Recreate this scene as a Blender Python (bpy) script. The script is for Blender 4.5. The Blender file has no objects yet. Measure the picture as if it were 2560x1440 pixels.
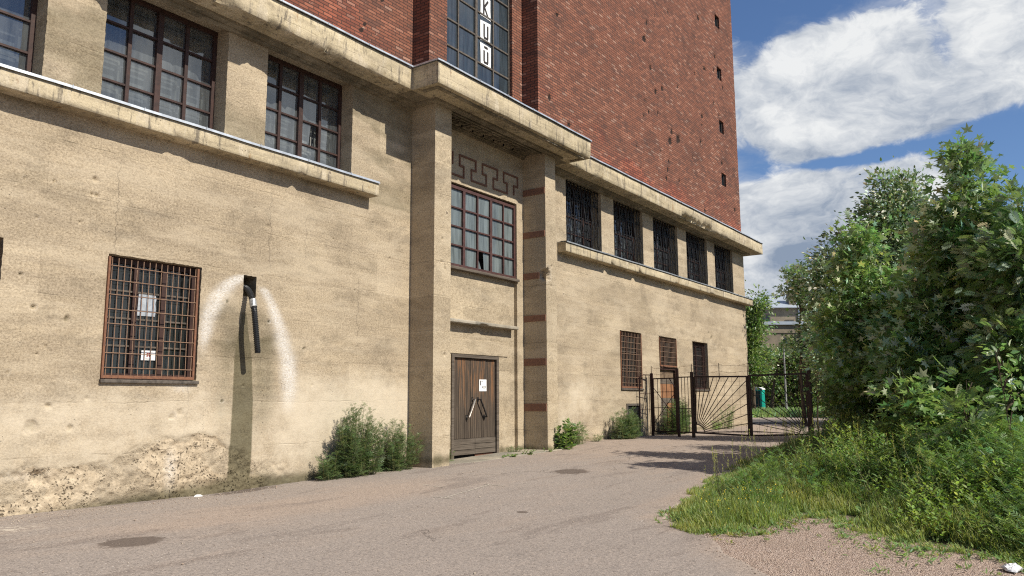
import bpy, math, random
import numpy as np
from mathutils import Matrix, Vector
rng = np.random.default_rng(7); random.seed(7)
S = bpy.context.scene
COL = S.collection
rad = math.radians

# ------------------------------------------------------------------ camera
F_PX, YAW, PITCH, ROLL = 1972.15, 55.093, 8.114, -0.254      # focal length in photo pixels (2560 wide)
CAMP = np.array([0.0, -11.3, 0.0])                             # eye height is z = 0, the facade is the plane y = 0
def cam_axes():
    y, p, r = rad(YAW), rad(PITCH), rad(ROLL)
    Fw = np.array([math.sin(y)*math.cos(p), math.cos(y)*math.cos(p), math.sin(p)])
    Rt = np.array([math.cos(y), -math.sin(y), 0.0]); Up = np.cross(Rt, Fw)
    c, s = math.cos(r), math.sin(r)
    return c*Rt+s*Up, -s*Rt+c*Up, Fw
RT, UP, FW = cam_axes()
def at(u, v, dep):
    return CAMP + dep*(FW + (u-1280)/F_PX*RT - (v-720)/F_PX*UP)
cd = bpy.data.cameras.new('camera'); cam = bpy.data.objects.new('camera', cd); COL.objects.link(cam)
m = Matrix(((RT[0], UP[0], -FW[0], 0), (RT[1], UP[1], -FW[1], -11.3), (RT[2], UP[2], -FW[2], 0), (0, 0, 0, 1)))
cam.matrix_world = m
cd.sensor_width = 36.0; cd.lens = F_PX/2560*36.0; cd.clip_start = 0.1; cd.clip_end = 3000
S.camera = cam

# ------------------------------------------------------------------ node helper
class G:
    def __init__(s, tree): s.t = tree; tree.nodes.clear()
    def n(s, typ, out=0, P=None, **kw):
        nd = s.t.nodes.new(typ)
        for k, v in (P or {}).items(): setattr(nd, k, v)
        for k, v in kw.items():
            k2 = k.replace('_', ' ')
            sock = nd.inputs[int(k[1:])] if (k[0] == 'i' and k[1:].isdigit()) else nd.inputs[k2]
            s.put(sock, v)
        return nd.outputs[out]
    def put(s, sock, v):
        if isinstance(v, bpy.types.NodeSocket): s.t.links.new(v, sock)
        else:
            if sock.type == 'RGBA' and isinstance(v, (tuple, list)) and len(v) == 3: v = (*v, 1)
            sock.default_value = v
    def m(s, op, a, b=0.0, c=0.0, clamp=False):
        return s.n('ShaderNodeMath', P={'operation': op, 'use_clamp': clamp}, i0=a, i1=b, i2=c)
    def add(s, a, b): return s.m('ADD', a, b)
    def mul(s, a, b): return s.m('MULTIPLY', a, b)
    def vm(s, op, a, b=(0, 0, 0)): 
        o = 1 if op in ('DOT_PRODUCT', 'LENGTH', 'DISTANCE') else 0
        return s.n('ShaderNodeVectorMath', out=o, P={'operation': op}, i0=a, i1=b)
    def mix(s, f, a, b, mode='MIX'):
        nd = s.t.nodes.new('ShaderNodeMix'); nd.data_type = 'RGBA'; nd.blend_type = mode
        s.put(nd.inputs[0], f); s.put(nd.inputs[6], a); s.put(nd.inputs[7], b)
        return nd.outputs[2]
    def ss(s, x, a, b, lo=0.0, hi=1.0):
        nd = s.t.nodes.new('ShaderNodeMapRange'); nd.interpolation_type = 'SMOOTHSTEP'
        s.put(nd.inputs[0], x); nd.inputs[1].default_value = a; nd.inputs[2].default_value = b
        nd.inputs[3].default_value = lo; nd.inputs[4].default_value = hi
        return nd.outputs[0]
    def noise(s, v, scale, detail=4, rough=0.55, out=0, dist=0.0):
        return s.n('ShaderNodeTexNoise', out=out, Vector=v, Scale=scale, Detail=detail, Roughness=rough, Distortion=dist)
    def vor(s, v, scale, out=0, feat='F1', rnd=1.0):
        return s.n('ShaderNodeTexVoronoi', out=out, P={'feature': feat}, Vector=v, Scale=scale, Randomness=rnd)
    def pos(s, sc=(1, 1, 1)):
        return s.vm('MULTIPLY', s.n('ShaderNodeNewGeometry'), sc)
    def sep(s, v):
        nd = s.t.nodes.new('ShaderNodeSeparateXYZ'); s.put(nd.inputs[0], v); return nd.outputs
    def comb(s, x, y, z): return s.n('ShaderNodeCombineXYZ', X=x, Y=y, Z=z)
    def attr(s, name, out=0): return s.n('ShaderNodeAttribute', out=out, P={'attribute_name': name})

def mat(name):
    mt = bpy.data.materials.new(name); mt.use_nodes = True
    return mt, G(mt.node_tree)
def finish(g, col, rough=0.8, spec=0.3, height=None, bdist=0.01, bstr=1.0, metal=0.0, **kw):
    args = dict(Base_Color=col, Roughness=rough, Metallic=metal)
    p = g.t.nodes.new('ShaderNodeBsdfPrincipled')
    for k, v in args.items(): g.put(p.inputs[k.replace('_', ' ')], v)
    g.put(p.inputs['Specular IOR Level'], spec)
    for k, v in kw.items(): g.put(p.inputs[k.replace('_', ' ')], v)
    if height is not None:
        g.put(p.inputs['Normal'], g.n('ShaderNodeBump', Strength=bstr, Distance=bdist, Height=height))
    g.n('ShaderNodeOutputMaterial', Surface=p.outputs[0]) if False else None
    o = g.t.nodes.new('ShaderNodeOutputMaterial'); g.t.links.new(p.outputs[0], o.inputs[0])
    return p

# ------------------------------------------------------------------ world, sun, exposure
SUN_EL = 43.3
SUN_DIR = np.array([0.035, -math.cos(rad(SUN_EL)), math.sin(rad(SUN_EL))]); SUN_DIR /= np.linalg.norm(SUN_DIR)
def build_world():
    w = bpy.data.worlds.new('World'); S.world = w; w.use_nodes = True
    g = G(w.node_tree)
    sky = g.n('ShaderNodeTexSky', P=dict(sky_type='NISHITA', sun_disc=False, sun_elevation=rad(SUN_EL),
              sun_rotation=rad(180 - 3), altitude=50, air_density=1.0, dust_density=0.3, ozone_density=1.6))
    d = g.vm('NORMALIZE', g.n('ShaderNodeTexCoord'))
    az = rad(74)
    A = (math.cos(az), -math.sin(az), 0.0)
    s_ = g.vm('DOT_PRODUCT', d, A); z = g.sep(d)[2]
    front = g.m('GREATER_THAN', g.vm('DOT_PRODUCT', d, (math.sin(az), math.cos(az), 0)), 0.2)
    flat = g.comb(g.mul(s_, 1.0), g.mul(z, 1.7), g.vm('DOT_PRODUCT', d, (math.sin(az), math.cos(az), 0)))
    warp = g.vm('MULTIPLY', g.vm('SUBTRACT', g.noise(flat, 5.0, 4, 0.6, out=1), (0.5, 0.5, 0.5)), (0.16, 0.12, 0.1))
    fw = g.vm('ADD', flat, warp)
    def cl(v, det=9): return g.add(g.mul(g.noise(v, 5.6, det, 0.66), 1.0), g.mul(g.noise(v, 17.0, max(det-4, 2), 0.66), 0.34))
    n1 = cl(fw, 10)
    n2 = cl(g.vm('ADD', fw, (0.01, 0.055, 0)), 7)
    # cloud banks: (photo u, v, half width u, half height v, weight)
    blobs = [(2080, 120, 130, 65, 0.30), (1970, 170, 110, 50, 0.22), (2190, 170, 110, 60, 0.26), (2470, 120, 110, 110, 0.32), (2440, 20, 120, 50, 0.25), (2280, 15, 60, 30, 0.12),
             (2060, 235, 220, 40, 0.18), (1920, 330, 90, 45, 0.14), (2150, 320, 170, 45, .14), (2330, 280, 90, 45, .12), (2290, 440, 90, 50, 0.28), (2060, 500, 200, 90, 0.2), (1960, 520, 90, 60, .1),
             (1920, 620, 90, 90, 0.3), (2060, 600, 150, 60, 0.2), (1885, 580, 50, 90, .2), (2440, 230, 110, 40, 0.12), (2200, 385, 150, 22, .1),
             (1930, 15, 180, 38, -0.32), (2150, 25, 100, 25, -.15), (2335, 75, 42, 40, -0.38), (2370, 135, 34, 34, -0.33), (2400, 185, 26, 30, -.26), (2290, 20, 60, 25, -.25), (2310, 200, 30, 20, -.2), (1880, 120, 40, 60, -.2), (1895, 425, 45, 42, -0.26), (2120, 402, 110, 14, -0.36), (2260, 365, 60, 16, -.3), (2060, 270, 40, 10, -.15),
             (2490, 350, 100, 60, -0.28), (2540, 450, 70, 110, -0.34), (2400, 350, 60, 30, -.10), (2200, 300, 130, 30, .1), (2340, 250, 100, 40, .1), (2230, 252, 70, 14, -0.16), (2110, 445, 50, 14, -.1), (1870, 230, 30, 30, .05)]
    acc = 0.0; dark = 0.0
    def gauss(u, v, ru, rv):
        dd = at(u, v, 1.0)-CAMP; dd /= np.linalg.norm(dd)
        cs = float(np.dot(dd, A)); cz = float(dd[2])
        a = g.mul(g.m('SUBTRACT', s_, cs), F_PX/ru*0.98); b = g.mul(g.m('SUBTRACT', z, cz), F_PX/rv*0.98)
        q = g.add(g.mul(a, a), g.mul(b, b))
        return g.mul(g.m('POWER', 2.718, g.mul(q, -0.7)), front)
    for u, v, ru, rv, wt in blobs: acc = g.add(g.mul(gauss(u, v, ru, rv), wt), acc)
    for u, v, ru, rv, wt in [(2010, 640, 90, 75, .75), (2080, 570, 110, 50, .5), (2480, 110, 110, 35, .35), (2060, 225, 170, 22, .38), (2340, 285, 110, 40, .32), (2050, 380, 150, 25, .3), (2000, 470, 160, 20, .2)]:
        dark = g.add(g.mul(gauss(u, v, ru, rv), wt), dark)
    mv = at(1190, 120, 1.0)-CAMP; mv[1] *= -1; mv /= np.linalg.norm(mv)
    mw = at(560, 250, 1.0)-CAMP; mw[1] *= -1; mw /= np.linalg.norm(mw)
    # unseen sky thinned to cut fill; grey bank and blue gap added for window reflections
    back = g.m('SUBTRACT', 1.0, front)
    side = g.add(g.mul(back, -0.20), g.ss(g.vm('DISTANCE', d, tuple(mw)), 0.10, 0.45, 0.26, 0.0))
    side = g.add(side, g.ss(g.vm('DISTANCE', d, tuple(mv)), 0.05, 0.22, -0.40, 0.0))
    dens = g.add(g.add(g.m('SUBTRACT', n1, 0.16), acc), side)
    veil = g.mul(g.ss(g.add(g.noise(g.vm('MULTIPLY', fw, (1.0, 1.0, 1.0)), 2.6, 8, 0.66), g.mul(acc, 0.35)), 0.40, 0.66), g.add(g.mul(front, 0.62), 0.06))
    cov = g.m('MAXIMUM', g.ss(g.add(dens, g.mul(front, 0.035)), 0.48, 0.69), veil)
    lit = g.add(g.mul(g.m('SUBTRACT', n1, n2), 2.3), 0.70)
    lit = g.add(lit, g.mul(g.ss(dens, 0.62, 1.0), 0.15))
    lit = g.m('SUBTRACT', lit, dark, clamp=True)
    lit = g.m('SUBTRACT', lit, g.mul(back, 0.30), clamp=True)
    cc = g.mix(lit, (3.6, 4.5, 6.0), (11.6, 11.8, 11.9))
    skyc = g.mix(1.0, sky, (1.08, 1.28, 1.58), 'MULTIPLY')
    skyc = g.mix(g.mul(back, 0.35), skyc, (0.6, 1.2, 2.8)); col = g.mix(cov, skyc, cc)  # unseen sky behind the camera darkened to cut fill light
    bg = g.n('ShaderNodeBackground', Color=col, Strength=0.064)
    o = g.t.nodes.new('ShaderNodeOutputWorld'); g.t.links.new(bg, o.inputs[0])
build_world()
sl = bpy.data.lights.new('sun', 'SUN'); sl.energy = 5.0; sl.angle = rad(0.53); sl.color = (1.0, 0.93, 0.82)
so = bpy.data.objects.new('sun', sl); COL.objects.link(so)
so.rotation_euler = Vector(SUN_DIR).to_track_quat('Z', 'Y').to_euler(); so.location = (0, -30, 30)
S.view_settings.view_transform = 'Standard'; S.view_settings.look = 'None'
S.view_settings.exposure = 0.20; S.view_settings.gamma = 1.0
S.render.engine = 'CYCLES'
S.cycles.use_denoising = False; S.cycles.pixel_filter_type = 'BLACKMAN_HARRIS'; S.cycles.filter_width = 1.15; S.cycles.sample_clamp_indirect = 4.0
S.cycles.max_bounces = 6; S.cycles.diffuse_bounces = 3; S.cycles.glossy_bounces = 3; S.cycles.transparent_max_bounces = 6; S.cycles.transmission_bounces = 3

# ------------------------------------------------------------------ object helpers
def tag(o, label=None, cat=None, group=None, kind=None):
    if label: o['label'] = label
    if cat: o['category'] = cat
    if group: o['group'] = group
    if kind: o['kind'] = kind
    return o
def empty(name, loc=(0, 0, 0)):
    o = bpy.data.objects.new(name, None); COL.objects.link(o); o.location = loc; o.empty_display_size = 0.2
    return o
def link(name, me, mt, parent=None):
    o = bpy.data.objects.new(name, me); COL.objects.link(o)
    if mt is not None: me.materials.append(mt)
    if parent is not None:
        o.parent = parent
        pl = Vector((0, 0, 0)); p = parent
        while p is not None: pl += p.location; p = p.parent
        me.transform(Matrix.Translation(-pl)) if pl.length > 0 else None
    return o
def npmesh(name, V, F, smooth=False):
    """V (n,3) array; F (m,k) int array"""
    me = bpy.data.meshes.new(name); V = np.asarray(V, np.float32); F = np.asarray(F, np.int32)
    me.vertices.add(len(V)); me.vertices.foreach_set('co', V.ravel())
    k = F.shape[1]; me.loops.add(F.size); me.loops.foreach_set('vertex_index', F.ravel())
    me.polygons.add(len(F)); me.polygons.foreach_set('loop_start', np.arange(0, F.size, k, dtype=np.int32))
    me.update(calc_edges=True)
    if smooth: me.polygons.foreach_set('use_smooth', np.ones(len(F), bool))
    return me
def setattr_col(me, name, A):
    at_ = me.color_attributes.new(name, 'FLOAT_COLOR', 'POINT')
    A = np.asarray(A, np.float32)
    if A.ndim == 1: A = np.stack([A]*3+[np.ones_like(A)], 1)
    at_.data.foreach_set('color', A.ravel())
class MB:
    def __init__(s): s.v = []; s.f = []
    def box(s, x0, x1, y0, y1, z0, z1):
        b = len(s.v)
        s.v += [(x, y, z) for z in (z0, z1) for y in (y0, y1) for x in (x0, x1)]
        s.f += [tuple(b+i for i in q) for q in ((0, 2, 3, 1), (4, 5, 7, 6), (0, 1, 5, 4), (2, 6, 7, 3), (0, 4, 6, 2), (1, 3, 7, 5))]
        return s
    def bar(s, p, q, w, t=None, up=(0, 0, 1)):
        """square bar from p to q"""
        t = t or w; p = Vector(p); q = Vector(q); d = (q-p).normalized(); up = Vector(up)
        if abs(d.dot(up)) > 0.98: up = Vector((0, 1, 0))
        a = d.cross(up).normalized()*w/2; c = a.cross(d).normalized()*t/2; b = len(s.v)
        for o in (p, q): s.v += [tuple(o-a-c), tuple(o+a-c), tuple(o+a+c), tuple(o-a+c)]
        s.f += [tuple(b+i for i in qd) for qd in ((3, 2, 1, 0), (4, 5, 6, 7), (0, 1, 5, 4), (1, 2, 6, 5), (2, 3, 7, 6), (3, 0, 4, 7))]
        return s
    def tube(s, pts, r, n=8, cap=True):
        pts = [Vector(p) for p in pts]; rs = r if isinstance(r, (list, tuple, np.ndarray)) else [r]*len(pts)
        b = len(s.v); up = Vector((0.3, 0.2, 1)).normalized()
        for i, p in enumerate(pts):
            d = (pts[min(i+1, len(pts)-1)]-pts[max(i-1, 0)]).normalized()
            a = d.cross(up); a = (a if a.length > 1e-3 else d.cross(Vector((1, 0, 0)))).normalized(); c = d.cross(a)
            for k in range(n):
                an = 2*math.pi*k/n; s.v.append(tuple(p+a*math.cos(an)*rs[i]+c*math.sin(an)*rs[i]))
        for i in range(len(pts)-1):
            for k in range(n):
                k2 = (k+1) % n; s.f.append((b+i*n+k, b+i*n+k2, b+(i+1)*n+k2, b+(i+1)*n+k))
        if cap:
            s.f.append(tuple(b+k for k in range(n))[::-1]); s.f.append(tuple(b+(len(pts)-1)*n+k for k in range(n)))
        return s
    def poly(s, pts):
        b = len(s.v); s.v += [tuple(p) for p in pts]; s.f.append(tuple(range(b, b+len(pts)))); return s
    def prism(s, pts, off):
        """closed polygon pts extruded by the vector off"""
        b = len(s.v); n = len(pts); s.v += [tuple(p) for p in pts]+[tuple(Vector(p)+Vector(off)) for p in pts]
        s.f.append(tuple(range(b, b+n))); s.f.append(tuple(range(b+2*n-1, b+n-1, -1)))
        for i in range(n): j = (i+1) % n; s.f.append((b+i, b+n+i, b+n+j, b+j))
        return s
    def build(s, name, mt, parent=None, smooth=False, bevel=0.0):
        me = bpy.data.meshes.new(name); me.from_pydata(s.v, [], s.f); me.update()
        import bmesh
        bm = bmesh.new(); bm.from_mesh(me); bmesh.ops.recalc_face_normals(bm, faces=bm.faces); bm.to_mesh(me); bm.free()
        if smooth: me.polygons.foreach_set('use_smooth', np.ones(len(me.polygons), bool))
        if mt is not None and mt.name.startswith('concrete'): setattr_col(me, 'wear', np.zeros((len(me.vertices), 4)))
        o = link(name, me, mt, parent)
        if bevel:
            md = o.modifiers.new('bevel', 'BEVEL'); md.width = bevel; md.segments = 2; md.limit_method = 'ANGLE'
        return o

# numpy value noise ---------------------------------------------------------
_T = rng.random(65536).astype(np.float64)
def _h(i, j, s): return _T[(i*7349 + j*9151 + s*3571) & 65535]
def vnoise(x, y, seed=0):
    xi = np.floor(x).astype(np.int64); yi = np.floor(y).astype(np.int64); fx = x-xi; fy = y-yi
    fx = fx*fx*(3-2*fx); fy = fy*fy*(3-2*fy)
    a = _h(xi, yi, seed); b = _h(xi+1, yi, seed); c = _h(xi, yi+1, seed); d = _h(xi+1, yi+1, seed)
    return (a*(1-fx)+b*fx)*(1-fy)+(c*(1-fx)+d*fx)*fy
def fbm(x, y, oct=4, seed=0, gain=0.5):
    r = 0; a = 1; t = 0
    for o in range(oct): r = r+a*vnoise(x*2**o, y*2**o, seed+o*17); t += a; a *= gain
    return r/t
def sstep(x, a, b):
    t = np.clip((x-a)/(b-a), 0, 1); return t*t*(3-2*t)
def interp(x, pts): return np.interp(x, [p[0] for p in pts], [p[1] for p in pts])

# ------------------------------------------------------------------ materials
def concrete(name, c1, c2, c3, bands=0.3, vstreak=0.0, speck=0.5, bump=1.0):
    mt, g = mat(name)
    p = g.pos(); x, y, z = g.sep(p)
    big = g.noise(g.pos((0.55, 0.55, 1.1)), 1.0, 5, 0.6)
    bnd = g.noise(g.pos((0.35, 0.35, 7.5)), 1.0, 6, 0.68)
    mid = g.noise(p, 7, 5, 0.65); fine = g.noise(g.vm('MULTIPLY', p, (1, 1, 1.3)), 30, 6, 0.85)
    col = g.mix(g.ss(big, 0.33, 0.66), c1, c2)
    col = g.mix(g.mul(g.ss(bnd, 0.4, 0.7), bands*1.7), col, c3)
    col = g.mix(g.mul(g.ss(mid, 0.5, 0.72), 0.4), col, c3)
    if vstreak:
        st = g.noise(g.pos((9, 9, 1.3)), 1.0, 6, 0.7)
        col = g.mix(g.mul(g.ss(st, 0.54, 0.62), vstreak*0.95), col, (0.15, 0.13, 0.105))
        st2 = g.noise(g.vm('ADD', g.pos((3.1, 3.1, 0.9)), (7, 3, 1)), 1.0, 6, 0.7)
        col = g.mix(g.mul(g.ss(st2, 0.53, 0.63), vstreak), col, (0.62, 0.54, 0.40))
        st3 = g.noise(g.vm('ADD', g.pos((2.3, 2.3, 0.9)), (17, 3, 1)), 1.0, 6, 0.7)
        col = g.mix(g.mul(g.ss(st3, 0.62, 0.68), vstreak*0.8), col, (0.30, 0.17, 0.07))
    pan = g.t.nodes.new('ShaderNodeTexBrick'); g.put(pan.inputs['Vector'], g.comb(g.add(g.add(x, y), g.mul(g.m('SUBTRACT', g.noise(p, 2.5, 3, 0.6), 0.5), 0.03)), g.add(z, g.mul(g.m('SUBTRACT', g.noise(p, 2.1, 3, 0.6), 0.5), 0.05)), 0.0))
    pan.offset = 0.37; pan.inputs['Scale'].default_value = 1.0; pan.inputs['Brick Width'].default_value = 1.9; pan.inputs['Row Height'].default_value = 0.72; pan.inputs['Mortar Size'].default_value = 0.004; pan.inputs['Color1'].default_value = (0.82, 0.81, 0.80, 1); pan.inputs['Color2'].default_value = (1.08, 1.08, 1.08, 1); pan.inputs['Mortar'].default_value = (0.72, 0.7, 0.68, 1)
    col = g.mix(0.75, col, pan.outputs['Color'], 'MULTIPLY')
    gr2 = g.noise(g.vm('MULTIPLY', p, (1, 1, 1.8)), 15, 6, 0.78)
    col = g.mix(g.mul(g.ss(gr2, 0.50, 0.66), speck*0.55), col, c3); col = g.mix(g.mul(g.ss(gr2, 0.50, 0.36), speck*0.5), col, tuple(min(1, q*1.22) for q in c1))
    # pour joints: thin slightly wavy lines about every half metre
    wob = g.mul(g.m('SUBTRACT', g.noise(g.pos((0.9, 0.9, 0.0)), 1.0, 4, 0.6), 0.5), 0.16)
    zz = g.add(z, wob)
    fr = g.m('FRACT', g.mul(zz, 1.37)); ln = g.m('MINIMUM', fr, g.m('SUBTRACT', 1.0, fr))
    brk = g.ss(g.noise(g.pos((1.3, 1.3, 2.0)), 1.0, 3, 0.6), 0.42, 0.62)
    line = g.mul(g.ss(ln, 0.0, 0.022, 1.0, 0.0), brk)
    col = g.mix(g.mul(line, 0.28), col, (0.17, 0.135, 0.09))
    if name == 'concrete_render':
        for x0, za, zb in ((6.0, 2.1, 3.6), (8.75, 2.3, 3.7), (9.55, 2.5, 3.4), (7.3, -0.6, 0.3), (10.9, 1.2, 2.4), (20.3, -0.6, 1.3), (27.4, 2.3, 3.4)):
            cx = g.add(g.m('SUBTRACT', x, x0), g.mul(g.m('SUBTRACT', g.noise(g.comb(0.0, x0, z), 3.5, 5, 0.7), 0.5), 0.34))
            ck = g.mul(g.ss(g.m('ABSOLUTE', cx), 0.012, 0.003), g.mul(g.m('GREATER_THAN', z, za), g.m('LESS_THAN', z, zb))); col = g.mix(g.mul(ck, 0.55), col, (0.14, 0.11, 0.08))
    # granular render: dark and pale grains
    sp = g.ss(fine, 0.38, 0.58)
    col = g.mix(g.mul(g.m('SUBTRACT', 1.0, sp), speck*1.2), col, g.mix(1.0, col, (0.40, 0.37, 0.34), 'MULTIPLY'))
    col = g.mix(g.mul(g.ss(fine, 0.58, 0.75), speck*0.5), col, (0.72, 0.60, 0.42))
    v = g.vor(p, 19.0)
    gate_ = g.ss(g.noise(p, 1.3, 4, 0.7), 0.56, 0.66)
    pit = g.mul(g.ss(v, 0.1, 0.2, 1.0, 0.0), gate_)
    col = g.mix(g.mul(pit, 0.7), col, (0.10, 0.08, 0.06))
    # own dirt: vertex masks r efflorescence, g damp plus painted pit shade, b crumbled aggregate, a limewash
    # knocked out chips, a few per square metre, ragged and dark with a pale bruise round them
    pd = g.vm('ADD', p, g.vm('MULTIPLY', g.vm('SUBTRACT', g.noise(p, 21, 3, 0.7, out=1), (0.5, 0.5, 0.5)), (0.07, 0.07, 0.07)))
    vc = g.t.nodes.new('ShaderNodeTexVoronoi'); g.put(vc.inputs['Vector'], pd); vc.inputs['Scale'].default_value = 1.7
    rc = g.sep(vc.outputs['Color']); rad_ = g.add(g.mul(rc[1], 0.060), 0.018); chipm = g.mul(g.m('LESS_THAN', vc.outputs['Distance'], rad_), g.m('GREATER_THAN', rc[0], 0.55))
    halo = g.mul(g.ss(g.m('SUBTRACT', vc.outputs['Distance'], rad_), 0.07, 0.0), g.m('GREATER_THAN', rc[0], 0.55))
    col = g.mix(g.mul(halo, 0.35), col, (0.66, 0.56, 0.42)); col = g.mix(g.mul(chipm, 0.75), col, (0.13, 0.10, 0.07))
    stain = g.noise(g.vm('ADD', g.pos((0.9, 0.9, 1.6)), (3, 1, 8)), 1.0, 6, 0.7); col = g.mix(g.ss(g.noise(g.vm('ADD', g.pos((0.45, 0.45, 1.9)), (13, 4, 2)), 1.0, 9, 0.75), 0.46, 0.60, 0.0, 0.28), col, (0.62, 0.53, 0.39)); col = g.mix(g.ss(stain, 0.51, 0.62, 0.0, 0.55), col, g.mix(1.0, col, (0.66, 0.66, 0.66), 'MULTIPLY'))
    a = g.t.nodes.new('ShaderNodeAttribute'); a.attribute_name = 'wear'
    sc = g.t.nodes.new('ShaderNodeSeparateColor'); g.t.links.new(a.outputs[0], sc.inputs[0])
    nz = g.m('SUBTRACT', g.noise(g.pos((1, 1, 1.5)), 34, 6, 0.85), 0.5)
    nzl = g.m('SUBTRACT', g.noise(p, 3.0, 6, 0.7), 0.5)
    def br(sock, k=1.3, kl=0.5): return g.ss(g.add(sock, g.add(g.mul(nz, k), g.mul(nzl, kl))), 0.28, 0.72)
    on = g.m('GREATER_THAN', a.outputs['Alpha'], -0.5)
    hv = lambda s_: g.m('GREATER_THAN', s_, 0.004)
    R, Gc, B, Al = sc.outputs[0], sc.outputs[1], sc.outputs[2], a.outputs['Alpha']
    col = g.mix(g.mul(g.mul(g.ss(g.add(Al, g.add(g.mul(nz, 1.0), g.mul(nzl, 1.3))), 0.15, 1.05), hv(Al)), 0.75), col, (0.63, 0.55, 0.42))
    # crumbled zone
    vs = g.t.nodes.new('ShaderNodeTexVoronoi'); g.put(vs.inputs['Vector'], g.vm('ADD', p, g.vm('MULTIPLY', g.noise(p, 9, 2, 0.5, out=1), (0.05, 0.05, 0.05)))); vs.inputs['Scale'].default_value = 31
    stone = g.mix(g.sep(vs.outputs['Color'])[0], (0.34, 0.26, 0.165), (0.60, 0.48, 0.33))
    v3 = g.vor(g.vm('ADD', p, g.vm('MULTIPLY', g.noise(p, 14, 3, 0.6, out=1), (0.09, 0.09, 0.09))), 25); gap = g.mul(g.ss(v3, 0.46, 0.24), g.ss(g.noise(p, 5.5, 5, 0.8), 0.46, 0.60))
    bm = g.mul(g.ss(g.add(B, g.add(g.mul(nz, 0.5), g.mul(nzl, 0.7))), 0.35, 0.6), hv(B))
    col = g.mix(g.mul(bm, 0.5), col, stone); col = g.mix(g.mul(bm, g.mul(gap, 0.9)), col, (0.10, 0.075, 0.05))
    dm = g.mul(g.ss(g.add(Gc, g.add(g.mul(nz, 0.35), g.mul(nzl, 0.3))), 0.2, 0.75), hv(Gc))
    col = g.mix(g.mul(dm, 0.85), col, g.mix(1.0, col, (0.22, 0.235, 0.18), 'MULTIPLY'))
    rm = g.mul(g.add(0.18, g.mul(g.ss(g.noise(g.pos((1, 1, 2.2)), 24, 5, 0.8), 0.36, 0.64), 0.72)), g.ss(R, 0.03, 0.95)); rm0 = g.mul(g.ss(g.add(R, g.add(g.mul(nz, 0.9), g.mul(g.m('SUBTRACT', fine, 0.5), 1.1))), 0.05, 0.95), g.ss(R, 0.0, 0.3))
    col = g.mix(g.mul(rm, 0.9), col, (0.80, 0.79, 0.76))
    h = g.add(g.mul(fine, 0.55), g.mul(mid, 0.9))
    h = g.add(h, g.mul(pit, -1.1)); h = g.add(h, g.mul(chipm, -2.2)); h = g.add(h, g.mul(line, -0.4))
    h = g.add(h, g.mul(bm, g.add(g.mul(gap, -1.8), g.mul(mid, 1.6))))
    finish(g, col, 0.93, 0.15, h, 0.014*bump, 0.8)
    return mt
M = {}
M['wall'] = concrete('concrete_render', (0.56, 0.462, 0.322), (0.445, 0.366, 0.258), (0.34, 0.28, 0.205), 0.30, speck=0.62)
M['pil'] = concrete('concrete_pilaster', (0.54, 0.447, 0.31), (0.46, 0.38, 0.265), (0.35, 0.29, 0.21), 0.12, speck=0.6)
M['cornice'] = concrete('concrete_cornice', (0.62, 0.53, 0.36), (0.52, 0.44, 0.29), (0.23, 0.19, 0.135), 0.4, 0.9, 0.4)
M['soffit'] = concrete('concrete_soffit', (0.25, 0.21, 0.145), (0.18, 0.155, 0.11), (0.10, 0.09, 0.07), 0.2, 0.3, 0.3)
M['slab'] = concrete('concrete_slab', (0.36, 0.33, 0.27), (0.30, 0.28, 0.23), (0.2, 0.19, 0.16), 0.1, 0, 0.4)

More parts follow.
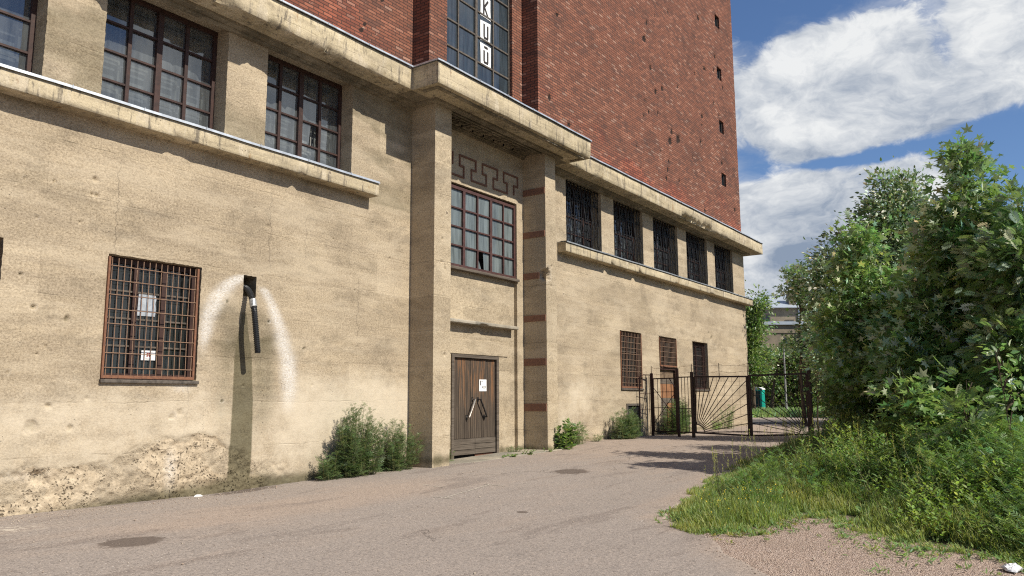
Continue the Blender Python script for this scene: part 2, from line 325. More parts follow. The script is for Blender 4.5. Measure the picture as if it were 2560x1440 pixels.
def brickmat(name, tint=1.0):
    mt, g = mat(name)
    x, y, z = g.sep(g.pos()); p = g.pos()
    wx = g.mul(g.m('SUBTRACT', g.noise(p, 3.0, 3, 0.6), 0.5), 0.012)
    vec = g.comb(g.add(g.add(x, y), wx), g.add(z, g.mul(g.m('SUBTRACT', g.noise(p, 4.1, 2, 0.5), 0.5), 0.012)), 0.0)
    b = g.t.nodes.new('ShaderNodeTexBrick'); g.put(b.inputs['Vector'], vec)
    b.offset = 0.5; b.inputs['Scale'].default_value = 1.0; b.inputs['Brick Width'].default_value = 0.262; b.inputs['Row Height'].default_value = 0.078
    b.inputs['Mortar Size'].default_value = 0.0095; b.inputs['Mortar Smooth'].default_value = 0.25; b.inputs['Bias'].default_value = 0.0
    b.inputs['Color1'].default_value = (0, 0, 0, 1); b.inputs['Color2'].default_value = (1, 1, 1, 1); b.inputs['Mortar'].default_value = (0.5, 0.5, 0.5, 1)
    r = g.sep(b.outputs['Color'])[0]; fac = b.outputs['Fac']
    dk = (0.145*tint, 0.070*tint, 0.051*tint); md = (0.232*tint, 0.094*tint, 0.059*tint); lt = (0.335*tint, 0.150*tint, 0.096*tint)
    col = g.mix(g.ss(r, -0.1, 0.5), dk, md); col = g.mix(g.ss(r, 0.66, 1.1), col, lt); col = g.mix(g.ss(g.m('FRACT', g.mul(r, 37.0)), 0.92, 0.97, 0.0, 0.4), col, (0.5, 0.33, 0.25))
    area = g.noise(g.pos((0.5, 0.5, 0.9)), 1.0, 6, 0.68)
    col = g.mix(g.ss(area, 0.44, 0.70, 0.0, 0.72), col, g.mix(1.0, col, (0.50, 0.56, 0.62), 'MULTIPLY'))
    ar2 = g.noise(g.vm('ADD', g.pos((0.32, 0.32, 0.5)), (4, 4, 9)), 1.0, 4, 0.6)
    col = g.mix(g.mul(g.ss(g.add(g.mul(z, -0.28), g.add(g.mul(ar2, 3.0), g.mul(area, 1.0))), -0.35, 0.25), 0.55), col, g.mix(g.ss(r, 0.3, 1.0), (0.22, 0.055, 0.035), (0.46, 0.13, 0.075)))
    fine = g.noise(p, 90, 3, 0.7)
    col = g.mix(1.0, col, g.mix(fine, (0.62, 0.62, 0.62), (1.35, 1.35, 1.35)), 'MULTIPLY')
    col = g.mix(g.ss(g.noise(p, 6.0, 4, 0.7), 0.66, 0.72, 0.0, 0.55), col, (0.5, 0.36, 0.27))
    col = g.mix(g.mul(fac, 0.9), col, (0.055, 0.038, 0.033))
    wa = g.t.nodes.new('ShaderNodeAttribute'); wa.attribute_name = 'wear'; hole = g.ss(g.add(g.sep(wa.outputs[0])[1], g.mul(g.m('SUBTRACT', g.noise(p, 14, 3, 0.7), 0.5), 0.5)), 0.16, 0.34)
    hole = g.mul(hole, g.ss(g.sep(wa.outputs[0])[1], 0.02, 0.08)); col = g.mix(hole, col, (0.035, 0.022, 0.018))  # shade inside the pits painted dark, the coarse relief hardly shows it
    h = g.add(g.mul(fac, -1.0), g.add(g.mul(fine, 0.25), g.mul(r, 0.35)))
    finish(g, col, 0.88, 0.2, h, 0.012, 0.9)
    return mt
M['brick'] = brickmat('red_brick'); M['brick_dark'] = M['brick']

def plain(name, col, rough=0.6, spec=0.4, metal=0.0, var=0.25, scale=8.0, col2=None, bump=0.003, stretch=(1, 1, 1)):
    mt, g = mat(name); p = g.pos(stretch)
    n = g.noise(p, scale, 5, 0.65); f = g.noise(p, scale*9, 3, 0.7)
    c2 = col2 or tuple(c*(1-var*1.6) for c in col)
    c = g.mix(g.ss(n, 0.35, 0.68), col, c2)
    c = g.mix(1.0, c, g.mix(f, (1-var,)*3, (1+var,)*3), 'MULTIPLY')
    finish(g, c, rough, spec, g.add(n, g.mul(f, 0.5)), bump, 0.6, metal)
    return mt
M['frame'] = plain('brown_frame_paint', (0.058, 0.030, 0.024), 0.55, 0.3, 0, 0.3, 11, (0.035, 0.02, 0.017))
M['frame2'] = plain('porch_frame_paint', (0.09, 0.042, 0.037), 0.55, 0.35, 0, 0.25, 11)
M['frame_grey'] = plain('weathered_grey_frame', (0.13, 0.11, 0.09), 0.7, 0.3, 0, 0.3, 14)
M['inner'] = plain('pale_inner_frame', (0.28, 0.28, 0.26), 0.8, 0.2, 0, 0.2, 6)
M['rust'] = plain('rusty_frame', (0.24, 0.115, 0.065), 0.75, 0.2, 0, 0.3, 18, (0.15, 0.075, 0.05))
M['rustbar'] = plain('rusty_bar', (0.29, 0.19, 0.125), 0.65, 0.3, 0, 0.3, 25, (0.22, 0.13, 0.085))
M['black_iron'] = plain('black_iron', (0.022, 0.02, 0.02), 0.5, 0.4, 0, 0.3, 12)
M['gate'] = plain('oxblood_gate_paint', (0.036, 0.012, 0.011), 0.45, 0.35, 0, 0.4, 15, (0.02, 0.009, 0.008))
M['flash'] = plain('zinc_flashing', (0.62, 0.66, 0.70), 0.38, 0.5, 0.55, 0.15, 5, (0.42, 0.45, 0.48))
M['flash_dull'] = plain('dull_zinc', (0.30, 0.32, 0.33), 0.5, 0.4, 0.3, 0.2, 5)
M['relief'] = plain('painted_relief', (0.21, 0.11, 0.075), 0.85, 0.15, 0, 0.3, 15, (0.15, 0.08, 0.055))
M['band'] = plain('brick_red_band', (0.25, 0.135, 0.09), 0.85, 0.15, 0, 0.3, 12, (0.19, 0.105, 0.075), 0.006)
M['dark_room'] = plain('dark_interior', (0.018, 0.018, 0.018), 0.9, 0.1, 0, 0.2, 3)
M['white'] = plain('white_paper', (0.85, 0.85, 0.83), 0.7, 0.2, 0, 0.04, 6)
M['ink'] = plain('dark_ink', (0.035, 0.03, 0.03), 0.7, 0.2, 0, 0.1, 6)
M['redink'] = plain('red_print', (0.3, 0.06, 0.05), 0.7, 0.2, 0, 0.1, 6)
M['hose'] = plain('black_corrugated_plastic', (0.016, 0.017, 0.018), 0.38, 0.5, 0, 0.1, 9)
M['tape'] = plain('silver_tape', (0.45, 0.45, 0.43), 0.4, 0.5, 0.3, 0.35, 30)
M['steel'] = plain('worn_steel', (0.42, 0.39, 0.35), 0.4, 0.5, 0.5, 0.3, 20)
M['bag'] = plain('thin_white_plastic', (0.75, 0.76, 0.76), 0.4, 0.5, 0, 0.1, 14)
M['teal'] = plain('teal_plastic', (0.015, 0.45, 0.34), 0.45, 0.4, 0, 0.1, 3)
M['teal_dark'] = plain('teal_doorway_shade', (0.008, 0.05, 0.045), 0.5, 0.4, 0, 0.1, 3)
M['curtain'] = plain('grey_curtain', (0.34, 0.35, 0.36), 0.9, 0.1, 0, 0.3, 4, (0.2, 0.21, 0.22), 0.02, (6, 6, 0.3))
M['bark'] = plain('grey_brown_bark', (0.13, 0.10, 0.07), 0.9, 0.15, 0, 0.35, 14, (0.07, 0.055, 0.04), 0.02, (1, 1, 0.3))
M['stem'] = plain('weed_stem', (0.17, 0.17, 0.07), 0.8, 0.2, 0, 0.2, 10)
M['chalk'] = plain('faded_white_paint', (0.55, 0.50, 0.42), 0.9, 0.1, 0, 0.2, 30)
M['stone'] = plain('stone_chip', (0.50, 0.44, 0.36), 0.9, 0.2, 0, 0.3, 20, (0.28, 0.2, 0.15))
M['farwall'] = plain('grey_plaster_far', (0.30, 0.25, 0.18), 0.9, 0.1, 0, 0.2, 0.6, (0.22, 0.185, 0.14), 0.02)
M['farroof'] = plain('blue_grey_tin', (0.42, 0.47, 0.52), 0.5, 0.4, 0.2, 0.08, 0.5)
def glass(name, dirt, tint, transp, rough=0.04, ior=1.6, streak=0.6):
    mt, g = mat(name)
    n = g.noise(g.pos((9, 9, 0.8)), 1.0, 4, 0.6); n2 = g.noise(g.pos(), 2.2, 5, 0.7)
    wv = g.noise(g.pos(), 1.6, 2, 0.5)
    dcol = g.mix(g.ss(n, 0.35, 0.7), dirt, tuple(c*(1-streak) for c in dirt))
    dcol = g.mix(g.ss(n2, 0.4, 0.65, 0.0, 0.5), dcol, tint)
    bump = g.n('ShaderNodeBump', Strength=0.25, Distance=0.01, Height=wv)
    dif = g.n('ShaderNodeBsdfDiffuse', Color=dcol)
    tr = g.n('ShaderNodeBsdfTransparent', Color=(0.8, 0.85, 0.85, 1))
    gl = g.n('ShaderNodeBsdfGlossy', Color=(0.9, 0.95, 1.0, 1), Roughness=rough, Normal=bump)
    f0 = ((ior-1)/(ior+1))**2; gm = g.t.nodes.new('ShaderNodeNewGeometry')
    ca = g.m('ABSOLUTE', g.vm('DOT_PRODUCT', gm.outputs['Normal'], gm.outputs['Incoming']))
    fz = g.add(g.mul(g.m('POWER', g.m('SUBTRACT', 1.0, ca, clamp=True), 5.0), 1-f0), f0)
    base = g.n('ShaderNodeMixShader', i0=transp, i1=dif, i2=tr)
    sh = g.n('ShaderNodeMixShader', i0=g.mul(fz, 1.0), i1=base, i2=gl)
    o = g.t.nodes.new('ShaderNodeOutputMaterial'); g.t.links.new(sh, o.inputs[0])
    return mt
M['glass_up'] = glass('old_window_glass', (0.17, 0.185, 0.19), (0.09, 0.10, 0.105), 0.50, ior=2.2)
M['glass_porch'] = glass('dusty_frosted_glass', (0.20, 0.235, 0.235), (0.14, 0.17, 0.175), 0.08, 0.12, ior=1.5)
M['glass_tower'] = glass('blue_stair_glass', (0.065, 0.085, 0.10), (0.035, 0.05, 0.065), 0.25, ior=1.75)
M['glass_low'] = glass('dark_cellar_glass', (0.045, 0.05, 0.05), (0.03, 0.035, 0.035), 0.4, ior=1.5)
M['glass_grille'] = glass('glass_behind_grille', (0.10, 0.11, 0.12), (0.05, 0.055, 0.06), 0.6, ior=1.6)

def woodmat(name, a, b, scale=1.0):
    mt, g = mat(name)
    p = g.pos((9, 9, 0.5)); n = g.noise(p, 2.0*scale, 6, 0.7); n2 = g.noise(g.pos((40, 40, 1.2)), 1.0, 4, 0.7)
    n3 = g.noise(g.pos((1.0, 1.0, 0.9)), 1.1, 4, 0.6)
    x, y, z = g.sep(g.pos())
    up = g.ss(g.add(z, g.mul(g.m('SUBTRACT', n3, 0.5), 2.2)), -0.5, 0.9)
    c = g.mix(g.ss(n, 0.3, 0.7), a, (0.12, 0.095, 0.07)); c = g.mix(g.mul(g.mul(up, g.ss(n, 0.46, 0.62)), 0.85), c, b)
    c = g.mix(g.ss(n2, 0.5, 0.75, 0, 0.6), c, (0.05, 0.04, 0.03))
    finish(g, c, 0.8, 0.2, g.add(n2, g.mul(n, 0.5)), 0.006, 0.8)
    return mt
M['wood'] = woodmat('weathered_door_boards', (0.055, 0.042, 0.033), (0.30, 0.14, 0.06))
M['wood_grey'] = plain('grey_weathered_board', (0.15, 0.125, 0.10), 0.85, 0.15, 0, 0.3, 3, (0.085, 0.07, 0.055), 0.006, (0.6, 1, 9))
M['ply'] = plain('bare_plywood', (0.20, 0.145, 0.095), 0.85, 0.15, 0, 0.25, 4, (0.12, 0.085, 0.06), 0.004, (1, 1, 4))
M['ply_orange'] = plain('orange_board', (0.30, 0.15, 0.075), 0.85, 0.15, 0, 0.2, 4, (0.2, 0.10, 0.055))

def leafmat(name, top, under, trans=(0.25, 0.42, 0.06), tamt=0.35, rough=0.42, spec=0.5):
    mt, g = mat(name)
    t = g.attr('tint'); back = g.n('ShaderNodeNewGeometry', out=6)
    c = g.mix(back, top, under); c = g.mix(1.0, c, t, 'MULTIPLY')
    p = g.t.nodes.new('ShaderNodeBsdfPrincipled'); g.put(p.inputs['Base Color'], c); p.inputs['Roughness'].default_value = rough
    p.inputs['Specular IOR Level'].default_value = spec
    tr = g.n('ShaderNodeBsdfTranslucent', Color=g.mix(1.0, trans, t, 'MULTIPLY'))
    sh = g.n('ShaderNodeMixShader', i0=tamt, i1=p.outputs[0], i2=tr)
    o = g.t.nodes.new('ShaderNodeOutputMaterial'); g.t.links.new(sh, o.inputs[0])
    return mt
M['maple'] = leafmat('maple_leaves', (0.115, 0.19, 0.052), (0.54, 0.62, 0.44), trans=(0.2, 0.36, 0.07), tamt=0.33, spec=0.35)
M['maple_young'] = leafmat('young_maple_leaves', (0.17, 0.27, 0.07), (0.53, 0.61, 0.40), trans=(0.24, 0.42, 0.08), tamt=0.36, spec=0.3)  # lighter green leaf colour of the young trees
M['aspen'] = leafmat('aspen_leaves', (0.11, 0.165, 0.07), (0.60, 0.64, 0.50), (0.20, 0.32, 0.08), 0.3)
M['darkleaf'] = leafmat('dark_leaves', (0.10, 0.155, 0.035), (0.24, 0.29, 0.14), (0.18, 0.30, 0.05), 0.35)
M['bushleaf'] = leafmat('glossy_bush_leaves', (0.17, 0.24, 0.07), (0.48, 0.52, 0.34), (0.18, 0.3, 0.05), 0.3, 0.28, 0.7)
M['weed'] = leafmat('mugwort_leaves', (0.12, 0.18, 0.065), (0.30, 0.35, 0.22), (0.16, 0.26, 0.05), 0.25, 0.55, 0.3)
M['herb'] = leafmat('meadow_herb_leaves', (0.17, 0.265, 0.085), (0.34, 0.43, 0.23), (0.26, 0.42, 0.06), 0.35, 0.5, 0.35)
M['grass'] = leafmat('grass_blades', (0.185, 0.26, 0.08), (0.22, 0.29, 0.11), (0.34, 0.46, 0.09), 0.4, 0.55, 0.3)

# ground ------------------------------------------------------------------
def asphaltmat():
    mt, g = mat('worn_asphalt')
    p = g.pos(); a = g.t.nodes.new('ShaderNodeAttribute'); a.attribute_name = 'wear'
    sc = g.t.nodes.new('ShaderNodeSeparateColor'); g.t.links.new(a.outputs[0], sc.inputs[0])
    th = rad(-10); 
    px, py, pz = g.sep(p)
    st = g.noise(g.comb(g.mul(px, 0.55), g.mul(py, 2.0), 0.0), 1.0, 6, 0.66, dist=0.5)
    st2 = g.noise(g.comb(g.mul(px, 0.22), g.mul(py, 0.5), 3.0), 1.0, 4, 0.6)
    grey = g.mix(g.noise(p, 0.8, 5, 0.6), (0.272, 0.236, 0.208), (0.33, 0.285, 0.25))
    dust = g.mix(g.noise(p, 5, 4, 0.7), (0.345, 0.26, 0.20), (0.42, 0.325, 0.25))
    amt = g.add(g.add(g.mul(st, 1.0), g.mul(st2, 0.7)), g.mul(sc.outputs[0], 0.75))
    c = g.mix(g.ss(amt, 0.80, 1.45, 0.0, 0.6), grey, dust)
    dk = g.ss(g.noise(g.comb(g.mul(px, 0.4), g.mul(py, 1.7), 9.0), 1.0, 6, 0.65, dist=0.4), 0.54, 0.64, 0.0, 0.45)
    c = g.mix(dk, c, (0.16, 0.13, 0.115))
    vs = g.t.nodes.new('ShaderNodeTexVoronoi'); g.put(vs.inputs['Vector'], p); vs.inputs['Scale'].default_value = 75
    r = g.sep(vs.outputs['Color'])
    c = g.mix(g.ss(r[0], 0.6, 1.0, 0.0, 0.55), c, (0.52, 0.44, 0.37)); c = g.mix(g.ss(r[1], 0.6, 1.0, 0.0, 0.6), c, (0.10, 0.085, 0.075))
    v2 = g.t.nodes.new('ShaderNodeTexVoronoi'); g.put(v2.inputs['Vector'], p); v2.inputs['Scale'].default_value = 22
    chip = g.mul(g.m('GREATER_THAN', g.sep(v2.outputs['Color'])[2], 0.93), g.m('LESS_THAN', v2.outputs['Distance'], 0.17))
    c = g.mix(g.mul(chip, 0.8), c, (0.68, 0.63, 0.56))
    nz = g.m('SUBTRACT', g.noise(p, 9, 5, 0.7), 0.5)
    c = g.mix(g.ss(g.add(sc.outputs[1], g.mul(nz, 1.3)), 0.35, 0.7, 0.0, 0.75), c, (0.095, 0.072, 0.058))
    c = g.mix(g.ss(g.add(sc.outputs[2], g.mul(nz, 1.6)), 0.4, 0.7, 0.0, 0.7), c, (0.62, 0.56, 0.46))
    # hairline cracks
    ck = g.t.nodes.new('ShaderNodeTexVoronoi'); ck.feature = 'DISTANCE_TO_EDGE'
    g.put(ck.inputs['Vector'], g.vm('ADD', g.pos((1, 1.6, 1)), g.vm('MULTIPLY', g.noise(p, 1.4, 5, 0.7, out=1), (1.3, 1.3, 0)))); ck.inputs['Scale'].default_value = 0.42
    crk = g.mul(g.ss(ck.outputs['Distance'], 0.0, 0.011, 1.0, 0.0), g.ss(g.noise(p, 0.5, 3, 0.5), 0.42, 0.55))
    crk = g.mul(crk, g.ss(g.noise(p, 0.33, 2, 0.5), 0.52, 0.62)); c = g.mix(g.mul(crk, 0.55), c, (0.09, 0.075, 0.065))
    h = g.add(g.mul(vs.outputs['Distance'], -0.6), g.add(g.noise(p, 30, 4, 0.7), g.mul(crk, -1.5)))
    finish(g, c, 0.92, 0.15, h, 0.008, 0.75)
    return mt
M['asphalt'] = asphaltmat()
def gravelmat():
    mt, g = mat('pink_gravel_and_soil')
    p = g.pos()
    vs = g.t.nodes.new('ShaderNodeTexVoronoi'); g.put(vs.inputs['Vector'], p); vs.inputs['Scale'].default_value = 70
    vb = g.t.nodes.new('ShaderNodeTexVoronoi'); g.put(vb.inputs['Vector'], p); vb.inputs['Scale'].default_value = 33
    r = g.sep(vs.outputs['Color'])[0]; r2 = g.sep(vb.outputs['Color'])[0]
    c = g.mix(r, (0.32, 0.24, 0.19), (0.66, 0.52, 0.42)); c = g.mix(g.ss(r2, 0.6, 1, 0, 0.6), c, (0.56, 0.47, 0.41))
    c = g.mix(g.ss(vs.outputs['Distance'], 0.35, 0.62, 0, 0.6), c, (0.15, 0.10, 0.075))
    c = g.mix(g.ss(g.noise(p, 1.3, 5, 0.65), 0.5, 0.7, 0, 0.4), c, (0.30, 0.23, 0.18))
    a = g.t.nodes.new('ShaderNodeAttribute'); a.attribute_name = 'wear'
    c = g.mix(g.ss(g.add(g.sep(a.outputs[0])[0], g.mul(g.m('SUBTRACT', g.noise(p, 4, 5, 0.7), 0.5), 0.6)), 0.3, 0.7), c, (0.085, 0.075, 0.04))
    h = g.add(g.mul(vs.outputs['Distance'], -1.0), g.mul(vb.outputs['Distance'], -0.7))
    finish(g, c, 0.92, 0.15, h, 0.014, 0.9)
    return mt
M['gravel'] = gravelmat()

ZW = [(-30, -1.5), (3, -1.46), (5, -1.45), (8, -1.46), (10, -1.40), (12, -1.355), (14, -1.31), (16.8, -1.235), (18.5, -1.17), (20.5, -1.15), (24, -1.15), (34, -1.09), (45, -1.06), (200, -1.1), (3000, -1.2)]
def zg(x, y):
    x = np.asarray(x, float); y = np.asarray(y, float)
    near = interp(x, ZW); far = interp(x, [(-30, -1.56), (8, -1.53), (12, -1.46), (16, -1.33), (20, -1.2), (24, -1.17), (34, -1.11), (3000, -1.2)])
    t = sstep(-y, 0.5, 6.0)
    return near*(1-t)+far*t + 0.012*(fbm(x*0.7+5, y*0.7+3, 3, 5)-0.5)
EDGE = [(-6, -16), (3, -14), (5.2, -11.6), (6.2, -10.25), (7.1, -9.2), (8.0, -8.35), (8.7, -7.95), (9.25, -7.35), (9.62, -6.95), (10.1, -6.78), (10.8, -6.66), (12, -6.45), (13.3, -6.2), (15.5, -5.85), (18, -5.5), (20.8, -5.2), (23, -5.6), (25, -7.5), (30, -8.5), (60, -9)]
def edge(x): return interp(np.asarray(x, float), EDGE)
def grassy(x, y):
    """signed distance-like value: > 0 inside the overgrown ground (metres from its edge)"""
    x = np.asarray(x, float); y = np.asarray(y, float)
    poly = np.array([(8.95, -7.75), (9.45, -7.15), (9.7, -6.98), (10.8, -6.7), (12, -6.5), (13.3, -6.22), (15.5, -5.9), (18, -5.55), (20.8, -5.25), (23, -5.6), (25, -7.6), (30, -8.6), (60, -9.5), (60, -40), (4, -40), (8.0, -12.2), (8.55, -11.2), (8.95, -10.72), (9.35, -10.3), (9.45, -9.75), (10.0, -9.25), (10.9, -8.75), (11.0, -8.5), (10.3, -8.32), (9.7, -8.32), (9.2, -8.1)])
    x_ = x.ravel(); y_ = y.ravel(); ins = np.zeros(len(x_), bool); dm = np.full(len(x_), 1e9)
    for i in range(len(poly)):
        a = poly[i]; b = poly[(i+1) % len(poly)]
        cnd = ((a[1] > y_) != (b[1] > y_)) & (x_ < (b[0]-a[0])*(y_-a[1])/(b[1]-a[1]+1e-12)+a[0]); ins ^= cnd
        ab = b-a; t = np.clip(((x_-a[0])*ab[0]+(y_-a[1])*ab[1])/(ab@ab), 0, 1)
        dm = np.minimum(dm, np.hypot(x_-a[0]-t*ab[0], y_-a[1]-t*ab[1]))
    return np.where(ins, dm, -dm).reshape(x.shape)
def sheet(name, X, Y, Z, mt, parent=None, wear=None, keep=None, flip=False, smooth=True):
    nu, nv = X.shape
    V = np.stack([X, Y, Z], -1).reshape(-1, 3)
    i = np.arange(nu-1)[:, None]*nv+np.arange(nv-1)[None, :]
    F = np.stack([i, i+nv, i+nv+1, i+1], -1)
    if flip: F = F[..., ::-1]
    F = F[keep] if keep is not None else F.reshape(-1, 4)
    me = npmesh(name, V, F.reshape(-1, 4), smooth)
    setattr_col(me, 'wear', wear.reshape(-1, 4) if wear is not None else np.zeros((nu*nv, 4)))
    return link(name, me, mt, parent)
def axis(br, steps):
    out = []
    for (a, b), s in zip(zip(br[:-1], br[1:]), steps):
        n = max(1, int(round((b-a)/s))); out += list(np.linspace(a, b, n, endpoint=False))
    return np.array(out+[br[-1]])
def ground():
    xs = axis([-400, -40, -6, 6, 14, 26, 60, 200, 900], [60, 6, 0.5, 0.08, 0.3, 1.5, 12, 70])
    ys = axis([-500, -60, -20, -13, -7, 0.5, 10, 60, 500], [60, 4, 0.5, 0.08, 0.5, 1, 5, 60])
    X, Y = np.meshgrid(xs, ys, indexing='ij'); Z = zg(X, Y)
    gd = grassy(X, Y)
    Z = Z-0.05*((Y > edge(X)+0.15) & (X > -6)) + 0.02*(fbm(X*1.3, Y*1.3, 4, 11)-0.5)*(Y < edge(X)-0.3) - 0.03*((Y > -0.5) | (X < -6))
    Z = Z-0.02*sstep(edge(X)-Y, -0.02, 0.3)*0 - 0.006
    W = np.zeros(X.shape+(4,)); W[..., 0] = np.where(X > 60, 1, sstep(gd, -0.25, 0.45)); W[..., 3] = 1
    tag(sheet('ground', X, Y, Z, M['gravel'], None, W), kind='structure')
    # asphalt yard: columns run from under the wall to the broken edge
    xs = axis([-7, 2, 14, 26, 60], [0.4, 0.05, 0.12, 0.6]); t = np.concatenate([np.linspace(0, 1, 170)])
    X = np.repeat(xs[:, None], len(t), 1)
    e = edge(xs) + 0.07*(fbm(xs*2.2, xs*0+1.5, 4, 31)-0.5)*2*(xs > 6) + 0.02*(vnoise(xs*14, xs*0, 3)-0.5)
    top = np.where(xs < 33.9, 0.35, 6.0)
    Y = top[:, None]*(1-t[None])+e[:, None]*t[None]
    Z = zg(X, Y)+0.004-0.03*(t[None] >= 1.0)
    W = np.zeros(X.shape+(4,)); W[..., 3] = 1
    W[..., 0] = 0.9*sstep(X, 11, 20)*sstep(-Y, 7.5, 1.0)+0.8*np.exp(-((Y+2.0)/0.9)**2)*sstep(X, 3, 8)*sstep(X, 13, 9)+0.5*sstep(Y-edge(X), 1.0, 0.0)+0.55*np.exp(-((X-5.8)/1.2)**2-((Y+2.4)/0.35)**2)
    def st(cx, cy, rx, ry, a=1.0): return a*np.exp(-(((X-cx)/rx)**2+((Y-cy)/ry)**2))
    W[..., 1] = st(4.85, -2.95, 0.35, 0.28, 1.3)+st(13.45, -3.3, 0.36, 0.30, 1.6)+st(8.35, -0.15, 0.5, 0.2, 0.8)+st(9.1, -5.1, 0.09, 0.08, 1.5)+0.35*np.exp(-((Y+0.1)/0.2)**2)
    W[..., 2] = (st(4.3, -1.1, 1.2, 0.45, 0.5)+st(6.8, -0.45, 1.2, 0.25, 0.4)+st(3.6, -1.9, 0.8, 0.5, 0.3))
    tag(sheet('asphalt_yard', X, Y, Z, M['asphalt'], None, W, flip=True), kind='structure')
    xs = axis([37, 44, 75], [1, 4]); ys = np.linspace(-25, 30, 30); X, Y = np.meshgrid(xs, ys, indexing='ij')
ground()

# ------------------------------------------------------------------ the building
BLD = empty('factory_building', (17, 0, -1.2))
tag(BLD, 'tall red brick factory tower on a sand coloured concrete base with a porch', 'factory')
def facade(name, mt, xr, zr, y, holes, wearf=None, step=0.03, amp=1.0, pits=(), axisname='x', jag=0.006, parent=BLD, flip=False, xfix=0):
    """vertical sheet facing -Y (axisname x) or facing -X (axisname y) with rectangular holes; real relief in its vertices"""
    bx = sorted(set([xr[0], xr[1]]+[h for H in holes for h in H[:2] if xr[0] < h < xr[1]]))
    bz = sorted(set([zr[0], zr[1]]+[h for H in holes for h in H[2:4] if zr[0] < h < zr[1]]))
    xs = axis(bx, [step]*(len(bx)-1)) if not callable(step) else axis(bx, [step((a+b)/2) for a, b in zip(bx[:-1], bx[1:])])
    zs = axis(bz, [step if not callable(step) else 0.05]*(len(bz)-1)); 
    X, Z = np.meshgrid(xs, zs, indexing='ij')
    xc = (xs[:-1]+xs[1:])/2; zc = (zs[:-1]+zs[1:])/2
    keep = np.ones((len(xc), len(zc)), bool); fade = np.ones(X.shape); onh = np.zeros(X.shape, bool)
    for H in holes:
        keep &= ~((xc[:, None] > H[0]) & (xc[:, None] < H[1]) & (zc[None] > H[2]) & (zc[None] < H[3]))
        dx = np.maximum(np.maximum(H[0]-X, X-H[1]), 0); dz = np.maximum(np.maximum(H[2]-Z, Z-H[3]), 0); dd = np.hypot(dx, dz)
        fade = np.minimum(fade, sstep(dd, 0.0, 0.1)); onh |= dd < 1e-6
    D = amp*(0.012*(fbm(X*1.7, Z*2.3, 4, 3)-0.5)+0.006*(fbm(X*9, Z*9, 3, 8)-0.5))
    W = np.zeros(X.shape+(4,)); W[..., 3] = 0
    if wearf: D, W = wearf(X, Z, D, W)
    for (px, pz, pr, pd) in pits:
        r = np.hypot(X-px, Z-pz)*(1+0.6*(fbm(X*16, Z*16, 2, 77)-0.5)); k = np.clip(1-(r/pr)**2, 0, 1)
        k = np.clip(k+0.9*(fbm(X*28, Z*28, 2, 79)-0.5)*(k > 0), 0, 1); D = D+pd*1.3*k; W[..., 1] += (0.7 if 'brick' in name else 0.4)*k; W[..., 0] += 0.25*np.clip(1-((r-pr*1.1)/(pr*0.4))**2, 0, 1)*(rng.random() > 0.6)  # pit shade painted through the green mask, on top of the relief
    D = D*fade; edgef = np.minimum(np.minimum(X-xr[0], xr[1]-X), 0.1)/0.1; D = D*np.clip(edgef, 0, 1)
    Xj = X+onh*jag*(vnoise(X*23, Z*23, 5)-0.5)*2; Zj = Z+onh*jag*(vnoise(X*21, Z*19, 6)-0.5)*2
    if 'brick' in name or xr[1] == 34.11: Xj[-1] += 0.022*(vnoise(zs*13.0, zs*0, 9)-0.35)+0.02*(vnoise(zs*2.1, zs*0, 10) > 0.86)
    if axisname == 'x': return sheet(name, Xj, y+D, Zj, mt, parent, W, keep, flip=flip)
    return sheet(name, xfix+D, Xj, Zj, mt, parent, W, keep, flip=not flip)
def reveal(mb, H, y0, y1):
    x0, x1, z0, z1 = H
    mb.poly([(x0, y0, z0), (x0, y1, z0), (x0, y1, z1), (x0, y0, z1)]); mb.poly([(x1, y0, z0), (x1, y0, z1), (x1, y1, z1), (x1, y1, z0)])
    mb.poly([(x0, y0, z1), (x0, y1, z1), (x1, y1, z1), (x1, y0, z1)]); mb.poly([(x0, y0, z0), (x1, y0, z0), (x1, y1, z0), (x0, y1, z0)])

ZS, ZC, ZCB = 4.37, 6.90, 6.396
UPL = [(-0.2+0.02, 1.91, ), (2.73, 4.82), (5.64, 7.73), (8.55, 10.63)]
UPR = [(18.9+2.92*k, 18.9+2.92*k+2.1, ) for k in range(5)]
W1 = (5.92, 7.44, 0.33, 2.15); W0 = (3.02, 4.52, 0.33, 2.15)
NICHE = (8.24, 8.50, 1.77, 2.13)
V1 = (22.06, 23.58, 0.36, 2.16); V2 = (24.95, 26.42, -1.14, 2.16); V3 = (27.9, 29.42, 0.38, 2.16); CEL = (22.4, 23.36, -0.72, -0.13)
LH = [(a, b, 4.10, 6.38) for a, b in UPL]+[W1, W0, NICHE]
RH = [(a, b, 4.10, 6.38) for a, b in UPR]+[V1, V2, V3, CEL]
crumb = [(2, -0.7), (4.7, -0.83), (5.2, -0.8), (6.17, -0.82), (6.45, -0.62), (7.0, -0.48), (7.7, -0.48), (8.3, -0.75), (8.64, -0.95), (10.05, -1.25), (11, -1.5)]
